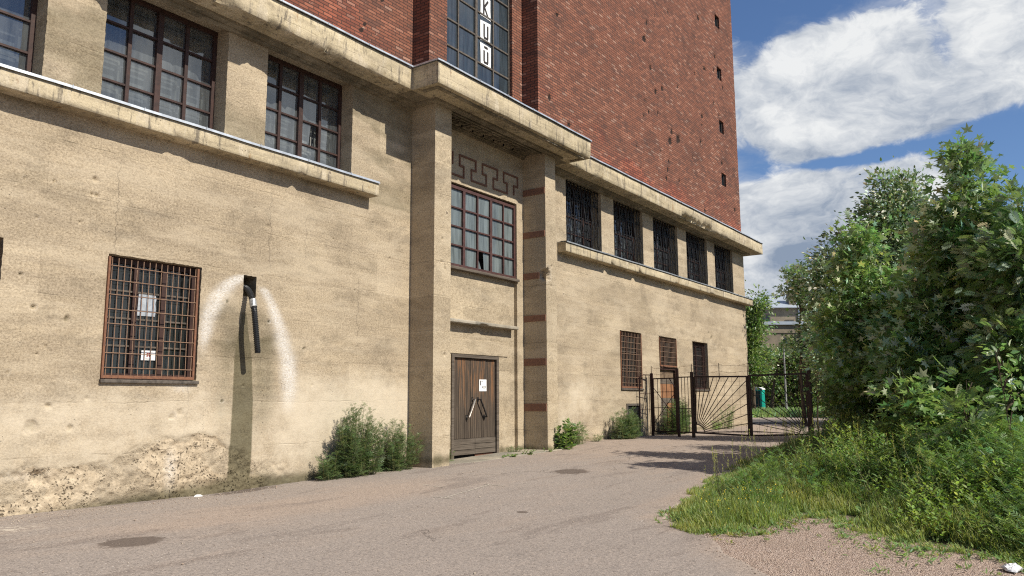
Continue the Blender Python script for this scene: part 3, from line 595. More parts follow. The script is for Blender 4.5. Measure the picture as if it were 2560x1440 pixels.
def left_wear(X, Z, D, W):
    ct = interp(X, crumb)+0.24*(fbm(X*2.2, Z*3, 5, 21, 0.7)-0.5)
    inside = sstep(ct-Z, -0.03, 0.12)
    sub = sstep(ct-Z, 0.0, 0.07)*0.020*sstep(X, 9.2, 7.9)
    rough = 0.05*(fbm(X*6, Z*9, 3, 41)-0.35)+0.04*(fbm(X*15, Z*15, 2, 43)-0.5)
    D = D+inside*(sub+rough)*sstep(X, 10.3, 8.8)
    low = sstep(Z, -0.85, -1.25)
    W[..., 2] = inside*(0.5+0.75*sstep(fbm(X*1.1, Z*2.2, 3, 51), 0.42, 0.62))*sstep(X, 9.9, 8.6)
    W[..., 1] = 0.62*np.exp(-((Z-interp(X, ZW)-0.05)/0.2)**2)*sstep(X, 4.5, 7.5)+0.28*np.exp(-((Z-interp(X, ZW))/0.08)**2)
    # wet streak below the drain
    cx = interp(Z, [(-1.5, 8.33), (-1.1, 8.33), (0, 8.33), (0.7, 8.3), (1.4, 8.28)]); w = interp(Z, [(-1.5, 0.25), (0, 0.21), (0.7, 0.18), (1.3, 0.07), (1.6, 0.04)])
    W[..., 1] = np.maximum(W[..., 1], 1.0*sstep(np.abs(X-cx), w, w*0.72)*sstep(Z, 1.55, 1.2))
    W[..., 1] += 0.33*sstep(np.abs(X-8.35), 0.85, 0.35)*sstep(Z, 1.9, 1.4)*(0.4+0.6*fbm(X*3, Z*2, 3, 61))
    lx = interp(Z, [(-0.5, 7.4), (0.9, 7.46), (1.37, 7.53), (1.71, 7.68), (1.96, 7.9), (2.12, 8.2)]); rx = interp(Z, [(-0.6, 9.24), (0.17, 9.3), (0.73, 9.24), (1.28, 9.04), (1.69, 8.84), (2.0, 8.62)])
    lw = 0.11+0.08*sstep(Z, 0.7, 1.9); rw = 0.19-0.07*sstep(Z, 0.9, 1.9)
    al = np.exp(-((X-lx-0.07)/lw)**2)*sstep(Z, 0.55, 1.2)*sstep(Z, 2.16, 2.1); ar = np.exp(-((X-rx)/rw)**2)*sstep(Z, -0.5, 0.3)*sstep(Z, 2.02, 1.9)
    nb = 0.9+0.5*(fbm(X*3, Z*4, 4, 201)-0.5)
    W[..., 0] = 0.85*np.maximum(al, ar)*nb+0.45*np.exp(-((X-7.2)/0.25)**2-((Z-0.22)/0.1)**2)+0.5*np.exp(-((X-7.1)/0.12)**2-((Z+1.0)/0.35)**2)+0.3*np.exp(-((X-5)/0.5)**2-((Z+0.95)/0.1)**2)
    lm = 0.45+1.1*(fbm(X*0.7, Z*1.6, 4, 207)-0.4)
    ins = sstep(X, lx, lx+0.3)*sstep(X, rx, rx-0.3)*sstep(Z, -1.0, 0.2)*sstep(Z, 2.1, 1.8); W[..., 1] += 0.2*ins*(0.5+fbm(X*2.5, Z*1.5, 3, 219)); W[..., 0] += 0.16*ins*fbm(X*4, Z*3, 3, 221)
    W[..., 3] = np.clip((0.55*sstep(Z, 1.0, -0.4)*sstep(X, 2, 4)+0.35*sstep(X, 8.9, 9.6)*sstep(Z, 1.1, 0.1)*sstep(Z, -1.2, -0.3))*(0.6+lm), 0, 1)
    # drips under the upper windows, dirt under the ledge
    W[..., 1] += 0.25*sstep(Z, 3.95, 4.05)+0.30*sstep(Z, 2.4, 3.7)*sstep(Z, 4.1, 3.9)*(fbm(X*0.9, Z*2.5, 4, 211)-0.25)+0.22*sstep(fbm(X*0.5, Z*1.3, 4, 213), 0.5, 0.65)*sstep(Z, 0.6, 1.2)
    return D, W
def right_wear(X, Z, D, W):
    W[..., 3] = 0.75*np.exp(-((X-19.4)/1.1)**2-((Z-0.2)/0.55)**2)+0.5*sstep(Z, 0.1, -0.6)*sstep(X, 22, 18)+0.3*np.exp(-((X-21.5)/1.2)**2-((Z-0.2)/0.5)**2)
    W[..., 1] = 0.45*np.exp(-((Z-interp(X, ZW)-0.03)/0.12)**2)+0.3*sstep(fbm(X*0.6, Z*3.2, 3, 71), 0.55, 0.7)*sstep(X, 25, 30)
    ct = 3.55+0.08*(fbm(X*1.1, X*0, 4, 91)-0.5)*2
    D = D+0.006*sstep(Z, ct-0.01, ct+0.01)
    return D, W
def rp(n, x0, x1, z0, z1, r0, r1, s):
    q = np.random.default_rng(s); return [(q.uniform(x0, x1), q.uniform(z0, z1), q.uniform(r0, r1)*(2.0 if q.random() > 0.88 else 1), q.uniform(0.012, 0.035)) for _ in range(n)]
pitsL = [(4.95, 1.27, .045, .03), (5.65, 3.2, .05, .03), (5.62, 2.98, .035, .03), (5.1, 3.05, .03, .03), (4.72, 3.0, .03, .02), (5.4, 1.15, .05, .03), (5.15, 0.75, .03, .02), (5.25, -0.05, .05, .03), (5.75, 0.05, .04, .02), (5.05, -0.32, .11, .03), (5.55, -0.35, .05, .03), (5.2, -0.98, .12, .05), (7.2, -0.15, .06, .02), (8.7, 3.05, .05, .02), (4.9, 2.5, .03, .02), (9.6, 0.95, .04, .02)]+rp(34, 4, 12.2, -0.6, 3.6, .015, .035, 3)
pitsR = [(22.6, 2.2, .06, .03), (28.3, 2.75, .09, .04), (29.9, 2.4, .10, .05), (30.2, 2.1, .07, .03), (29.6, 2.6, .06, .03), (30.4, 3.0, .06, .03), (31.8, 1.2, .06, .03), (30.9, 1.9, .05, .03), (19.3, 2.5, .05, .03), (19.9, 1.4, .04, .02), (21.4, 1.35, .05, .02), (25.6, 2.45, .07, .03), (18.2, 1.1, .05, .02), (26.6, 5.2, .09, .04), (27.2, 5.35, .07, .03)]+rp(40, 17.5, 33.8, -0.8, 3.6, .02, .05, 5)
facade('concrete_wall', M['wall'], (-1.2, 12.42), (-1.75, 6.9), 0.0, LH, left_wear, 0.02, 1.0, pitsL)
facade('concrete_wall', M['wall'], (17.26, 34.11), (-1.6, 6.9), 0.0, RH, right_wear, 0.055, 1.2, pitsR)
# end wall to the north east (turns the corner)
facade('concrete_wall', M['wall'], (0.0, 22.0), (-1.6, 6.9), 0.0, [], None, 0.25, 0.5, (), 'y', xfix=34.11, flip=True)
for H, dp in [((a, b, 4.10, 6.38), 0.42) for a, b in UPL+UPR]+[(W1, 0.26), (W0, 0.26), (V1, 0.3), (V2, 0.3), (V3, 0.3), (CEL, 0.2)]:
    rv = MB(); reveal(rv, H, 0.0, dp); rv.build('window_reveal', M['pil'], BLD)
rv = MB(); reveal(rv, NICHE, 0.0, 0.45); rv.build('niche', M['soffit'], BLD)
ib = MB(); ib.box(-1.5, 12.6, 1.25, 1.3, -1.6, 6.8).box(17.2, 34.0, 1.25, 1.3, -1.6, 6.8).box(-1.5, 34.0, 0.5, 1.24, 4.0, 4.05); ib.box(8.2, 8.55, 0.45, 0.47, 1.7, 2.2)
ib.build('interior_wall', M['dark_room'], BLD)

# porch -----------------------------------------------------------------
XP0, XP1, XQ0, XQ1 = 12.40, 12.95, 16.766, 17.265
YP = -0.66
def porch():
    def pw(X, Z, D, W):
        W[..., 1] = 0.5*sstep(Z, -0.6, -1.2)*fbm(X*8, Z*0.8, 3, 15)+0.4*np.exp(-((Z+1.2)/0.1)**2)
        W[..., 3] = 0.35*sstep(Z, 0.0, -0.8)
        return D, W
    # recess wall plane y=.03 with a sunk bay
    bay = (12.95, 16.46, -1.5, 5.05)
    facade('porch_wall', M['pil'], (XP1, XQ0), (-1.5, 6.35), 0.03, [bay], pw, 0.04)
    bw = (XP1+0.0, 16.46, 3.06, 5.05); door = (13.93, 15.76, -1.5, 1.06)
    facade('porch_wall', M['pil'], (XP1, 16.46), (-1.5, 5.05), 0.12, [(XP1, 16.46, 3.06, 5.05), door], pw, 0.04)
    r = MB(); r.box(16.46, 16.475, 0.035, 0.25, -1.5, 5.05); r.poly([(XP1, 0.03, 5.05), (XP1, 0.3, 5.05), (16.46, 0.3, 5.05), (16.46, 0.03, 5.05)])
    reveal(r, door, 0.12, 0.24)
    r.build('bay_edge', M['pil'], BLD)
    # lintel strip above the door, slightly proud
    MB().box(13.65, 16.15, 0.10, 0.125, 1.075, 1.42).build('door_lintel', M['pil'], BLD, bevel=0.006)
    # pilasters
    def pitset(x0, s): return [(x0+0.24, 3.9, .03, .03), (x0+0.27, 3.42, .045, .03), (x0+0.25, 2.92, .045, .03)]+rp(7, x0, x0+0.5, -1, 6, .015, .03, s)
    for (a, b, s) in ((XP0, XP1, 1), (XQ0, XQ1, 2)):
        P = empty('pilaster', ((a+b)/2, -0.3, -1.3)); P.parent = BLD; P.location = ((a+b)/2-17, -0.3, -0.1)
        big = [(XQ0+0.03, 3.2, 0.2, .16)] if s == 2 else []
        facade('front_face', M['pil'], (a, b), (-1.5, 6.40), YP, [], pw, 0.025, 0.7, pitset(a, s)+big, parent=P)
        facade('side_face', M['pil'], (YP, 0.03), (-1.5, 6.40), 0, [], pw, 0.03, 0.7, [(-0.62, 3.2, .17, .12)] if s == 2 else [], 'y', xfix=a, parent=P)
        MB().poly([(b, YP, -1.5), (b, 0.1, -1.5), (b, 0.1, 6.4), (b, YP, 6.4)]).build('side_face', M['pil'], P)
        if s == 2:
            for z0, z1 in ((5.30, 5.47), (4.17, 4.33), (3.09, 3.25), (1.99, 2.15), (0.87, 1.05), (-0.27, -0.08)):
                y0 = YP+0.02 if z0 != 3.09 else YP+0.2
                bm = MB().box(XQ0-0.02, XQ0+0.01, y0, 0.028, z0, z1)
                bm.build('brick_band', M['band'], P, bevel=0.004)
    # porch window -------------------------------------------------
    WZ0, WZ1, WY = 3.14, 4.93, 0.10
    w = MB()
    w.box(12.96, 16.455, WY-0.03, WY+0.06, WZ1, WZ1+0.07); w.box(12.96, 16.455, WY-0.04, WY+0.06, WZ0-0.07, WZ0); w.box(16.385, 16.455, WY-0.031, WY+0.06, WZ0, WZ1)
    xb = [13.27, 13.80, 14.335, 14.87, 15.41, 15.945]
    for i, x in enumerate(xb):
        t = 0.045 if i in (1, 2, 4) else 0.022
        w.box(x-t, x+t, WY-0.028, WY+0.05, WZ0, WZ1)
    hz = [WZ0+(WZ1-WZ0)*k/4 for k in (1, 2, 3)]
    for z in hz: w.box(12.96, 16.385, WY-0.02, WY+0.045, z-0.017, z+0.017)
    wo = w.build('porch_window', M['frame2'], BLD)
    cols = [12.96]+xb+[16.385]; zr = [WZ0]+hz+[WZ1]
    gp = MB()
    for i in range(len(cols)-1):
        for k in range(4):
            if (i, k) == (4, 0): continue
            tl = rng.normal(0, 0.004, 2)
            gp.poly([(cols[i], WY+0.02+tl[0], zr[k]), (cols[i+1], WY+0.02+tl[1], zr[k]), (cols[i+1], WY+0.02+tl[1]-tl[0], zr[k+1]), (cols[i], WY+0.02, zr[k+1])])
    gp.poly([(15.17, WY+0.02, zr[0]), (15.38, WY+0.02, zr[0]), (15.38, WY+0.02, zr[1]), (15.13, WY+0.02, zr[1])])
    gp.poly([(14.9, WY+0.015, zr[0]), (15.06, WY+0.015, zr[0]), (14.98, WY+0.015, zr[0]+0.16), (14.9, WY+0.015, zr[0]+0.3)])
    gp.build('pane', M['glass_porch'], wo)
    MB().box(12.95, 16.46, 0.3, 0.32, 3.0, 5.1).build('backing', M['dark_room'], wo)
    s = MB().box(12.955, 16.5, -0.03, 0.16, WZ0-0.14, WZ0-0.075); s.build('window_sill', M['wood_grey'], wo, bevel=0.008)
    # ledge over the door
    beam('door_ledge', M['slab'], 12.955, 16.33, -0.10, 0.13, 1.76, 1.84, 0.06, 9, BLD, [(14.9, 0.15, 0.03)])
    # meander in relief
    mb = MB(); t = 0.022
    for k in range(-2, 3):
        o = 14.09+0.89*k; T, Mi, B = 5.755, 5.50, 5.235
        pts = [(0, T), (.62, T), (.62, Mi), (.45, Mi), (.45, B), (1.04, B), (1.04, Mi), (.89, Mi), (.89, T)]
        for (a, za), (b, zb) in zip(pts[:-1], pts[1:]):
            x0, x1 = sorted((o+a, o+b)); z0, z1 = sorted((za, zb))
            if x1+t > XQ0-0.16 or x0 < XP1: continue
            if za == zb: mb.box(x0-t, x1+t, 0.006, 0.04, z0-t, z0+t)
            else: mb.box(x0-t, x0+t, 0.008, 0.04, z0+t, z1-t)
    mb.build('meander_relief', M['relief'], BLD)
    # door ------------------------------------------------------------
    DO = MB()
    Y0 = 0.15
    DO.box(13.935, 14.03, 0.09, 0.2, -1.34, 0.985); DO.box(15.66, 15.755, 0.09, 0.2, -1.34, 0.985); DO.box(13.935, 15.755, 0.088, 0.2, 0.986, 1.058)
    d = DO.build('door', M['wood_grey'], BLD, bevel=0.006)
    pl = MB(); n = 22; x0, x1 = 14.04, 15.65
    for i in range(n):
        a = x0+(x1-x0)*i/n; b = x0+(x1-x0)*(i+1)/n; yy = Y0+rng.normal(0, 0.002)
        pl.box(a+0.004, b-0.004, yy, yy+0.03, -0.86, 0.975)
    pl.build('door_leaf', M['wood'], d)
    kb = MB()
    for z0, z1 in ((-0.99, -0.865), (-1.11, -0.995), (-1.225, -1.115)): kb.box(x0, (x0+x1)/2-0.005, 0.125, 0.155, z0, z1-0.004); kb.box((x0+x1)/2+0.005, x1, 0.127, 0.155, z0+0.005, z1)
    kb.build('kick_board', M['wood_grey'], d, bevel=0.004)
    MB().box(14.9, 15.6, 0.17, 0.2, -1.34, -1.23).build('threshold_board', M['relief'], d)
    MB().box(13.95, 15.7, 0.21, 0.24, -1.5, 1.0).build('door_backing', M['dark_room'], d)
    for (a, b, mt_) in (((14.76, 0.03), (14.54, -0.38), M['steel']), ((14.97, 0.03), (15.22, -0.38), M['black_iron'])):
        h = MB().tube([(a[0], 0.15, a[1]), (a[0], 0.06, a[1]), (b[0], 0.06, b[1]), (b[0], 0.15, b[1])], 0.020, 8)
        hd = h.build('handle', mt_, d, smooth=False)
        MB().box(a[0]-0.035, a[0]+0.035, 0.14, 0.152, a[1]-0.05, a[1]+0.05).build('handle_plate', M['black_iron'], d); MB().box(b[0]-0.035, b[0]+0.035, 0.14, 0.152, b[1]-0.06, b[1]+0.05).build('handle_plate', M['black_iron'], d)
def beam(name, mt, x0, x1, y0, y1, z0, z1, r, seed, parent, dmg=(), step=0.05, edge_n=0.01, ends=True, dirt=None):
    """long concrete member along X: front, bottom and top faces with worn arrises; dmg = (x, halfwidth, depth) bites in the lower front arris"""
    xs = np.arange(x0, x1+step*0.5, step); xs[-1] = x1
    prof = [(y1, z0, 0), (y0+0.12 if y1-y0 > 0.2 else (y0+y1)/2, z0, 0.15), (y0+0.010, z0, 0.8), (y0, z0+0.010, 0.8), (y0, z0+(z1-z0)*0.22, 0.25), (y0, z0+(z1-z0)*0.6, 0.15), (y0, z1-0.012, 0.3), (y0+0.012, z1, 0.3), (y1, z1, 0)]
    n = len(prof); X = np.repeat(xs[:, None], n, 1); Y = np.zeros_like(X); Z = np.zeros_like(X)
    for j, (py, pz, k) in enumerate(prof):
        nn = (fbm(xs*4+seed*3, xs*0+(1.5 if j in (2, 3) else j*0.6), 4, seed)-0.5)
        sm = (vnoise(xs*17, xs*0+(2.5 if j in (2, 3) else j), seed+3)-0.5)
        Y[:, j] = py+k*edge_n*(nn*1.6+sm*0.5)*(1 if j > 1 else 0); Z[:, j] = pz+k*edge_n*(nn+sm*0.6)
        if j in (2, 3, 4):
            for (dx, hw, dp) in dmg:
                b = np.clip(1-((xs-dx)/hw)**2, 0, 1)**0.6*np.clip(0.2+1.1*vnoise(xs*7, xs*0+j*0.15, seed+9)+0.6*(vnoise(xs*19, xs*0+j*0.3, seed+10)-0.5), 0, 1.4)
                amt = {2: 1.0, 3: 0.9, 4: 0.35}[j]
                Y[:, j] += dp*b*amt*(2.2 if j == 2 else 1.2); Z[:, j] += dp*b*amt*(0.5 if j == 2 else 1.4)
    Y[:, 0] = y1
    o = sheet(name, X, Y, Z, mt, parent, None, flip=True, smooth=False)
    if ends:
        for xi in (0, -1):
            MB().poly([(xs[xi], Y[xi, j], Z[xi, j]) for j in range(n)]).build('end_face', mt, o)
    return o
def flashing(name, mt, pts, parent, w=0.045, lip=0.035, seed=1):
    """thin metal lip following a polyline of (x, y, z): drip edge plus a strip of top"""
    V = []; F = []
    P = []
    for (a, b) in zip(pts[:-1], pts[1:]):
        a = np.array(a, float); b = np.array(b, float); n = max(1, int(np.linalg.norm(b-a)/0.12)); 
        for i in range(n): P.append(a+(b-a)*i/n)
    P.append(np.array(pts[-1], float))
    d0 = None; mb = MB()
    for i, p in enumerate(P):
        d = (P[min(i+1, len(P)-1)]-P[max(i-1, 0)]); d /= np.linalg.norm(d); nrm = np.array([-d[1], d[0], 0])*-1
        wz = 0.010*(fbm(np.array([i*0.09+seed*9.]), np.array([0.5]), 3, seed)[0]-0.5)+0.003*math.sin(i*0.37)
        q = p+np.array([0, 0, wz])
        b = len(mb.v); mb.v += [tuple(q-nrm*0.25+np.array([0, 0, 0.02])), tuple(q+nrm*w+np.array([0, 0, 0.0])), tuple(q+nrm*(w+0.004)+np.array([0, 0, -lip])), tuple(q+nrm*(w-0.012)+np.array([0, 0, -lip]))]
        if i: 
            for k in range(3): mb.f.append((b-4+k, b-3+k, b+1+k, b+k))
    for s_ in range(len(pts)-1):
        a = np.array(pts[s_], float); b = np.array(pts[s_+1], float); L = np.linalg.norm(b-a)
        if L < 2: continue
        d = (b-a)/L; nrm = np.array([d[1], -d[0], 0])
        for k in range(1, int(L/1.05)):
            q = a+d*(k*1.05+0.3)+nrm*(w+0.006); mb.bar(tuple(q+np.array([0, 0, 0.012])), tuple(q+np.array([0, 0, -lip-0.004])), 0.014, 0.008, up=(1, 0, 0))
    return mb.build(name, mt, parent)
YC, YPC = -0.67, -1.36
XC0, XC1 = 11.66, 17.955
c1 = beam('cornice', M['cornice'], -1.5, XC0+0.0, YC, 0.0, ZCB, 6.86, 0.02, 11, BLD, [(5.35, 0.25, 0.10), (6.45, 0.75, 0.13), (7.1, 0.4, 0.10), (9.35, 0.5, 0.06), (8.3, 0.3, 0.05), (10.6, 0.3, 0.04)], edge_n=0.012)
c2 = beam('cornice', M['cornice'], XC1-0.02, 34.78, YC, 0.0, ZCB, 6.86, 0.02, 13, BLD, [(18.5, 0.3, 0.05), (19.6, 0.3, 0.06), (26.6, 0.9, 0.16), (28.2, 1.2, 0.12), (30, 0.5, 0.05), (22.6, .3, .04)], step=0.08, edge_n=0.014)
MB().poly([(34.78, -.655, ZCB), (34.78, 22, ZCB), (34.78, 22, 6.86), (34.78, -.655, 6.86)]).poly([(34.1, 0, ZCB), (34.78, 0, ZCB), (34.78, 22, ZCB), (34.1, 22, ZCB)]).build('cornice_return', M['cornice'], BLD)
c3 = beam('porch_cornice', M['cornice'], XC0, XC1, YPC, YC+0.02, ZCB, 6.86, 0.02, 17, BLD, [(17.7, 0.3, 0.05), (14.1, 0.15, 0.03), (16.2, .4, .03)], edge_n=0.008)
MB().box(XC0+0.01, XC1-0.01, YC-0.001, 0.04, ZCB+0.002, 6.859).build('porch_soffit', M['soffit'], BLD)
# roof deck closing the cornice up to the brick
MB().box(-1.5, XC0, YC+0.03, 1.2, 6.862, 6.875).box(XC0+0.001, XC1-0.001, YPC+0.03, 1.2, 6.862, 6.877).box(XC1, 34.75, YC+0.03, 0.3, 6.862, 6.875).box(34.1, 34.75, 0.3, 22, 6.862, 6.875).build('roof_deck', M['flash_dull'], BLD)
flashing('flashing', M['flash'], [(-1.5, YC, ZC), (XC0, YC, ZC)], c1, seed=2)
flashing('flashing', M['flash'], [(XC0, YC+0.02, ZC), (XC0, YPC, ZC), (XC1, YPC, ZC), (XC1, YC+0.02, ZC)], c3, seed=3)
flashing('flashing', M['flash'], [(XC1, YC, ZC), (34.78, YC, ZC), (34.78, 21, ZC)], c2, seed=5)
# stepped moulding between wall and soffit
mo = MB(); 
for a, b in ((-1.5, XP0), (XQ1, 34.1)): mo.box(a, b, -0.24, -0.004, 6.345, 6.394); mo.box(a, b, -0.10, -0.006, 6.30, 6.344)
mo.box(34.115, 34.3, -0.24, 20, 6.345, 6.394)
mo.box(XP0-0.16, XP0-0.003, -0.82, -0.25, 6.345, 6.394); mo.box(XP0-0.0015, XQ1+0.0015, -0.82, YP-0.006, 6.345, 6.394); mo.box(XQ1+0.002, XQ1+0.16, -0.82, -0.25, 6.345, 6.394)
mo.box(XC0+0.12, XC0+0.2, -1.25, -0.83, 6.365, 6.395).box(XC0+0.2, XC1-0.2, -1.25, -1.17, 6.365, 6.395).box(XC1-0.2, XC1-0.12, -1.25, -0.83, 6.365, 6.395)
mo.box(XP1, XQ0, -0.03, 0.028, 6.31, 6.394)
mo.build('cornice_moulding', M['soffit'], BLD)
# sunk key pattern in the porch soffit
kp = MB(); z0, z1 = 6.34, 6.394
kp.box(XP1+0.05, XQ0-0.05, -0.60, -0.56, z0, z1).box(XP1+0.05, XQ0-0.05, -0.09, -0.05, z0, z1)
x = XP1+0.12; i = 0
while x < XQ0-0.45:
    kp.box(x, x+0.3, -0.5, -0.465, z0, z1); kp.box(x+0.3, x+0.335, -0.5, -0.3, z0+.001, z1); kp.box(x+0.14, x+0.3, -0.335, -0.3, z0, z1)
    kp.box(x, x+0.035, -0.42, -0.16, z0+.001, z1); kp.box(x, x+0.3, -0.195, -0.16, z0, z1); kp.box(x+0.18, x+0.215, -0.26, -0.195, z0+.001, z1)
    x += 0.42
kp.build('soffit_key_pattern', M['soffit'], BLD)
# window ledges
YS = -0.268
s1 = beam('window_ledge', M['cornice'], -1.5, 11.14, YS, 0.0, 4.08, 4.345, 0.02, 21, BLD, [(6.9, 0.25, 0.03), (9.2, .1, .03), (2.2, .3, .05)], edge_n=0.007)
s2 = beam('window_ledge', M['cornice'], 18.42, 34.37, YS, 0.0, 4.08, 4.345, 0.02, 23, BLD, [(21.2, 0.12, 0.06), (23.1, 0.1, 0.06), (26, .2, .03), (29.5, .3, .03)], step=0.07, edge_n=0.008)
flashing('flashing', M['flash'], [(-1.5, YS, ZS), (11.14, YS, ZS)], s1, w=0.03, lip=0.04, seed=7)
flashing('flashing', M['flash_dull'], [(18.42, YS, ZS), (34.37, YS, ZS)], s2, w=0.03, lip=0.035, seed=8)
MB().box(-1.2, 11.13, -0.22, 0.4, 4.346, 4.358).box(18.43, 34.3, -0.22, 0.4, 4.346, 4.358).build('sill_deck', M['flash_dull'], BLD)
porch()

# upper left windows --------------------------------------------------------
def up_window(x0, x1):
    Y = 0.35; z0, z1 = 4.37, 6.37
    w = MB(); w.box(x0+0.002, x0+0.07, Y-0.03, Y+0.06, z0, z1).box(x1-0.07, x1-0.002, Y-0.03, Y+0.06, z0, z1).box(x0+0.07, x1-0.07, Y-0.03, Y+0.06, z1-0.075, z1-0.002).box(x0+0.07, x1-0.07, Y-0.03, Y+0.06, z0, z0+0.05)
    a, b = x0+0.07, x1-0.07; xm = [a+(b-a)*k/4 for k in (1, 2, 3)]
    for i, x in enumerate(xm):
        t = 0.048 if i == 1 else 0.030; w.box(x-t, x+t, Y-0.028-0.012*(i == 1), Y+0.05, z0+0.05, z1-0.075)
    zz = [z0+0.05+(z1-z0-0.125)*k/4 for k in (1, 2, 3)]
    for z in zz: w.box(a, b, Y-0.02, Y+0.045, z-0.016, z+0.016)
    o = w.build('window', M['frame'], BLD)
    cs = [a]+xm+[b]; zs = [z0+0.05]+zz+[z1-0.075]; g_ = MB()
    for i in range(4):
        for k in range(4):
            if x0 > 8 and (i, k) == (2, 1): 
                g_.poly([(cs[i], Y+0.02, zs[k]), (cs[i]+0.25, Y+0.02, zs[k]), (cs[i]+0.3, Y+0.02, zs[k+1]), (cs[i], Y+0.02, zs[k+1])]); continue
            t = rng.normal(0, 0.0035, 3)
            g_.poly([(cs[i], Y+0.02+t[0], zs[k]), (cs[i+1], Y+0.02+t[1], zs[k]), (cs[i+1], Y+0.02+t[2], zs[k+1]), (cs[i], Y+0.02-t[1]+t[0]+t[2], zs[k+1])])
    g_.build('pane', M['glass_up'], o)
    f = MB()                                     # second, inner casement
    for i in range(4):
        c0, c1_ = cs[i]+0.03, cs[i+1]-0.03
        for k in range(4):
            q0, q1 = zs[k]+0.02, zs[k+1]-0.03
            f.box(c0, c0+0.035, Y+0.17, Y+0.2, q0, q1).box(c1_-0.035, c1_, Y+0.17, Y+0.2, q0, q1).box(c0+0.035, c1_-0.035, Y+0.17, Y+0.2, q1-0.035, q1)
    f.build('inner_frame', M['inner'], o)
    MB().box(x0+0.05, x1-0.05, Y+0.26, Y+0.28, z0, z1-0.55).build('curtain', M['curtain'], o)
for a, b in UPL: up_window(a, b)
# upper right windows with wrought grilles -----------------------------------
def grille_window(x0, x1, idx):
    Y = 0.36; z0, z1 = 4.37, 6.37
    w = MB(); w.box(x0+0.002, x0+0.07, Y-0.03, Y+0.05, z0, z1).box(x1-0.07, x1-0.002, Y-0.03, Y+0.05, z0, z1).box(x0+0.07, x1-0.07, Y-0.03, Y+0.05, z1-0.075, z1-0.002).box(x0+0.07, x1-0.07, Y-0.03, Y+0.05, z0, z0+0.05)
    for k in (1, 2, 3): x = x0+(x1-x0)*k/4; w.box(x-0.03, x+0.03, Y-0.025, Y+0.045, z0+0.05, z1-0.075)
    for k in (1, 2, 3): z = z0+(z1-z0)*k/4; w.box(x0+0.07, x1-0.07, Y-0.02, Y+0.04, z-0.016, z+0.016)
    o = w.build('window', M['frame'], BLD)
    MB().poly([(x0+0.07, Y+0.02, z0+0.05), (x1-0.07, Y+0.02, z0+0.05), (x1-0.07, Y+0.022, z1-0.075), (x0+0.07, Y+0.022, z1-0.075)]).build('pane', M['glass_grille'], o)
    c = MB(); q = np.random.default_rng(idx+40); x = x0+0.1
    while x < x1-0.3:
        wd = q.uniform(0.2, 0.45); c.box(x, min(x+wd, x1-0.08), Y+0.15, Y+0.17, z0, z0+q.uniform(0.7, 1.5)); x += wd+q.uniform(0.02, 0.2)
    c.build('curtain', M['curtain'], o)
    g_ = MB(); yy = 0.12; a, b = x0+0.03, x1-0.03
    for z in (4.42, 4.85, 5.35, 5.85, 6.31): g_.box(a, b, yy-0.009, yy+0.009, z-0.010, z+0.010)
    n = 10
    for i in range(n+1):
        x = a+(b-a)*i/n; g_.box(x-0.008, x+0.008, yy-0.022, yy-0.006, 4.38, 6.34)
    for i in range(0, n, 2):                      # long lozenges
        xa = a+(b-a)*i/n; xm = a+(b-a)*(i+1)/n; xb = a+(b-a)*(i+2)/n
        for (za, zb) in ((4.42, 5.35), (5.35, 6.31)):
            g_.bar((xa, yy-0.03, za), (xm, yy-0.03, zb), 0.014, up=(0, 1, 0)); g_.bar((xb, yy-0.034, za), (xm, yy-0.034, zb), 0.014, up=(0, 1, 0))
            zt = (za+zb)/2; g_.bar((xa, yy-0.04, zb), (xm, yy-0.04, zt), 0.012, up=(0, 1, 0)); g_.bar((xb, yy-0.044, zb), (xm, yy-0.044, zt), 0.012, up=(0, 1, 0))
    for k in (0.62, 0.76, 0.9, 0.98):              # bowed pickets standing free
        x = a+(b-a)*k; g_.tube([(x, yy-0.05, 4.4), (x, yy-0.12, 4.7), (x+0.02, yy-0.13, 5.1), (x, yy-0.08, 5.35), (x+0.02, yy-0.09, 5.46)], 0.010, 5)
    g_.build('grille', M['black_iron'], o)
for i, (a, b) in enumerate(UPR): grille_window(a, b, i)
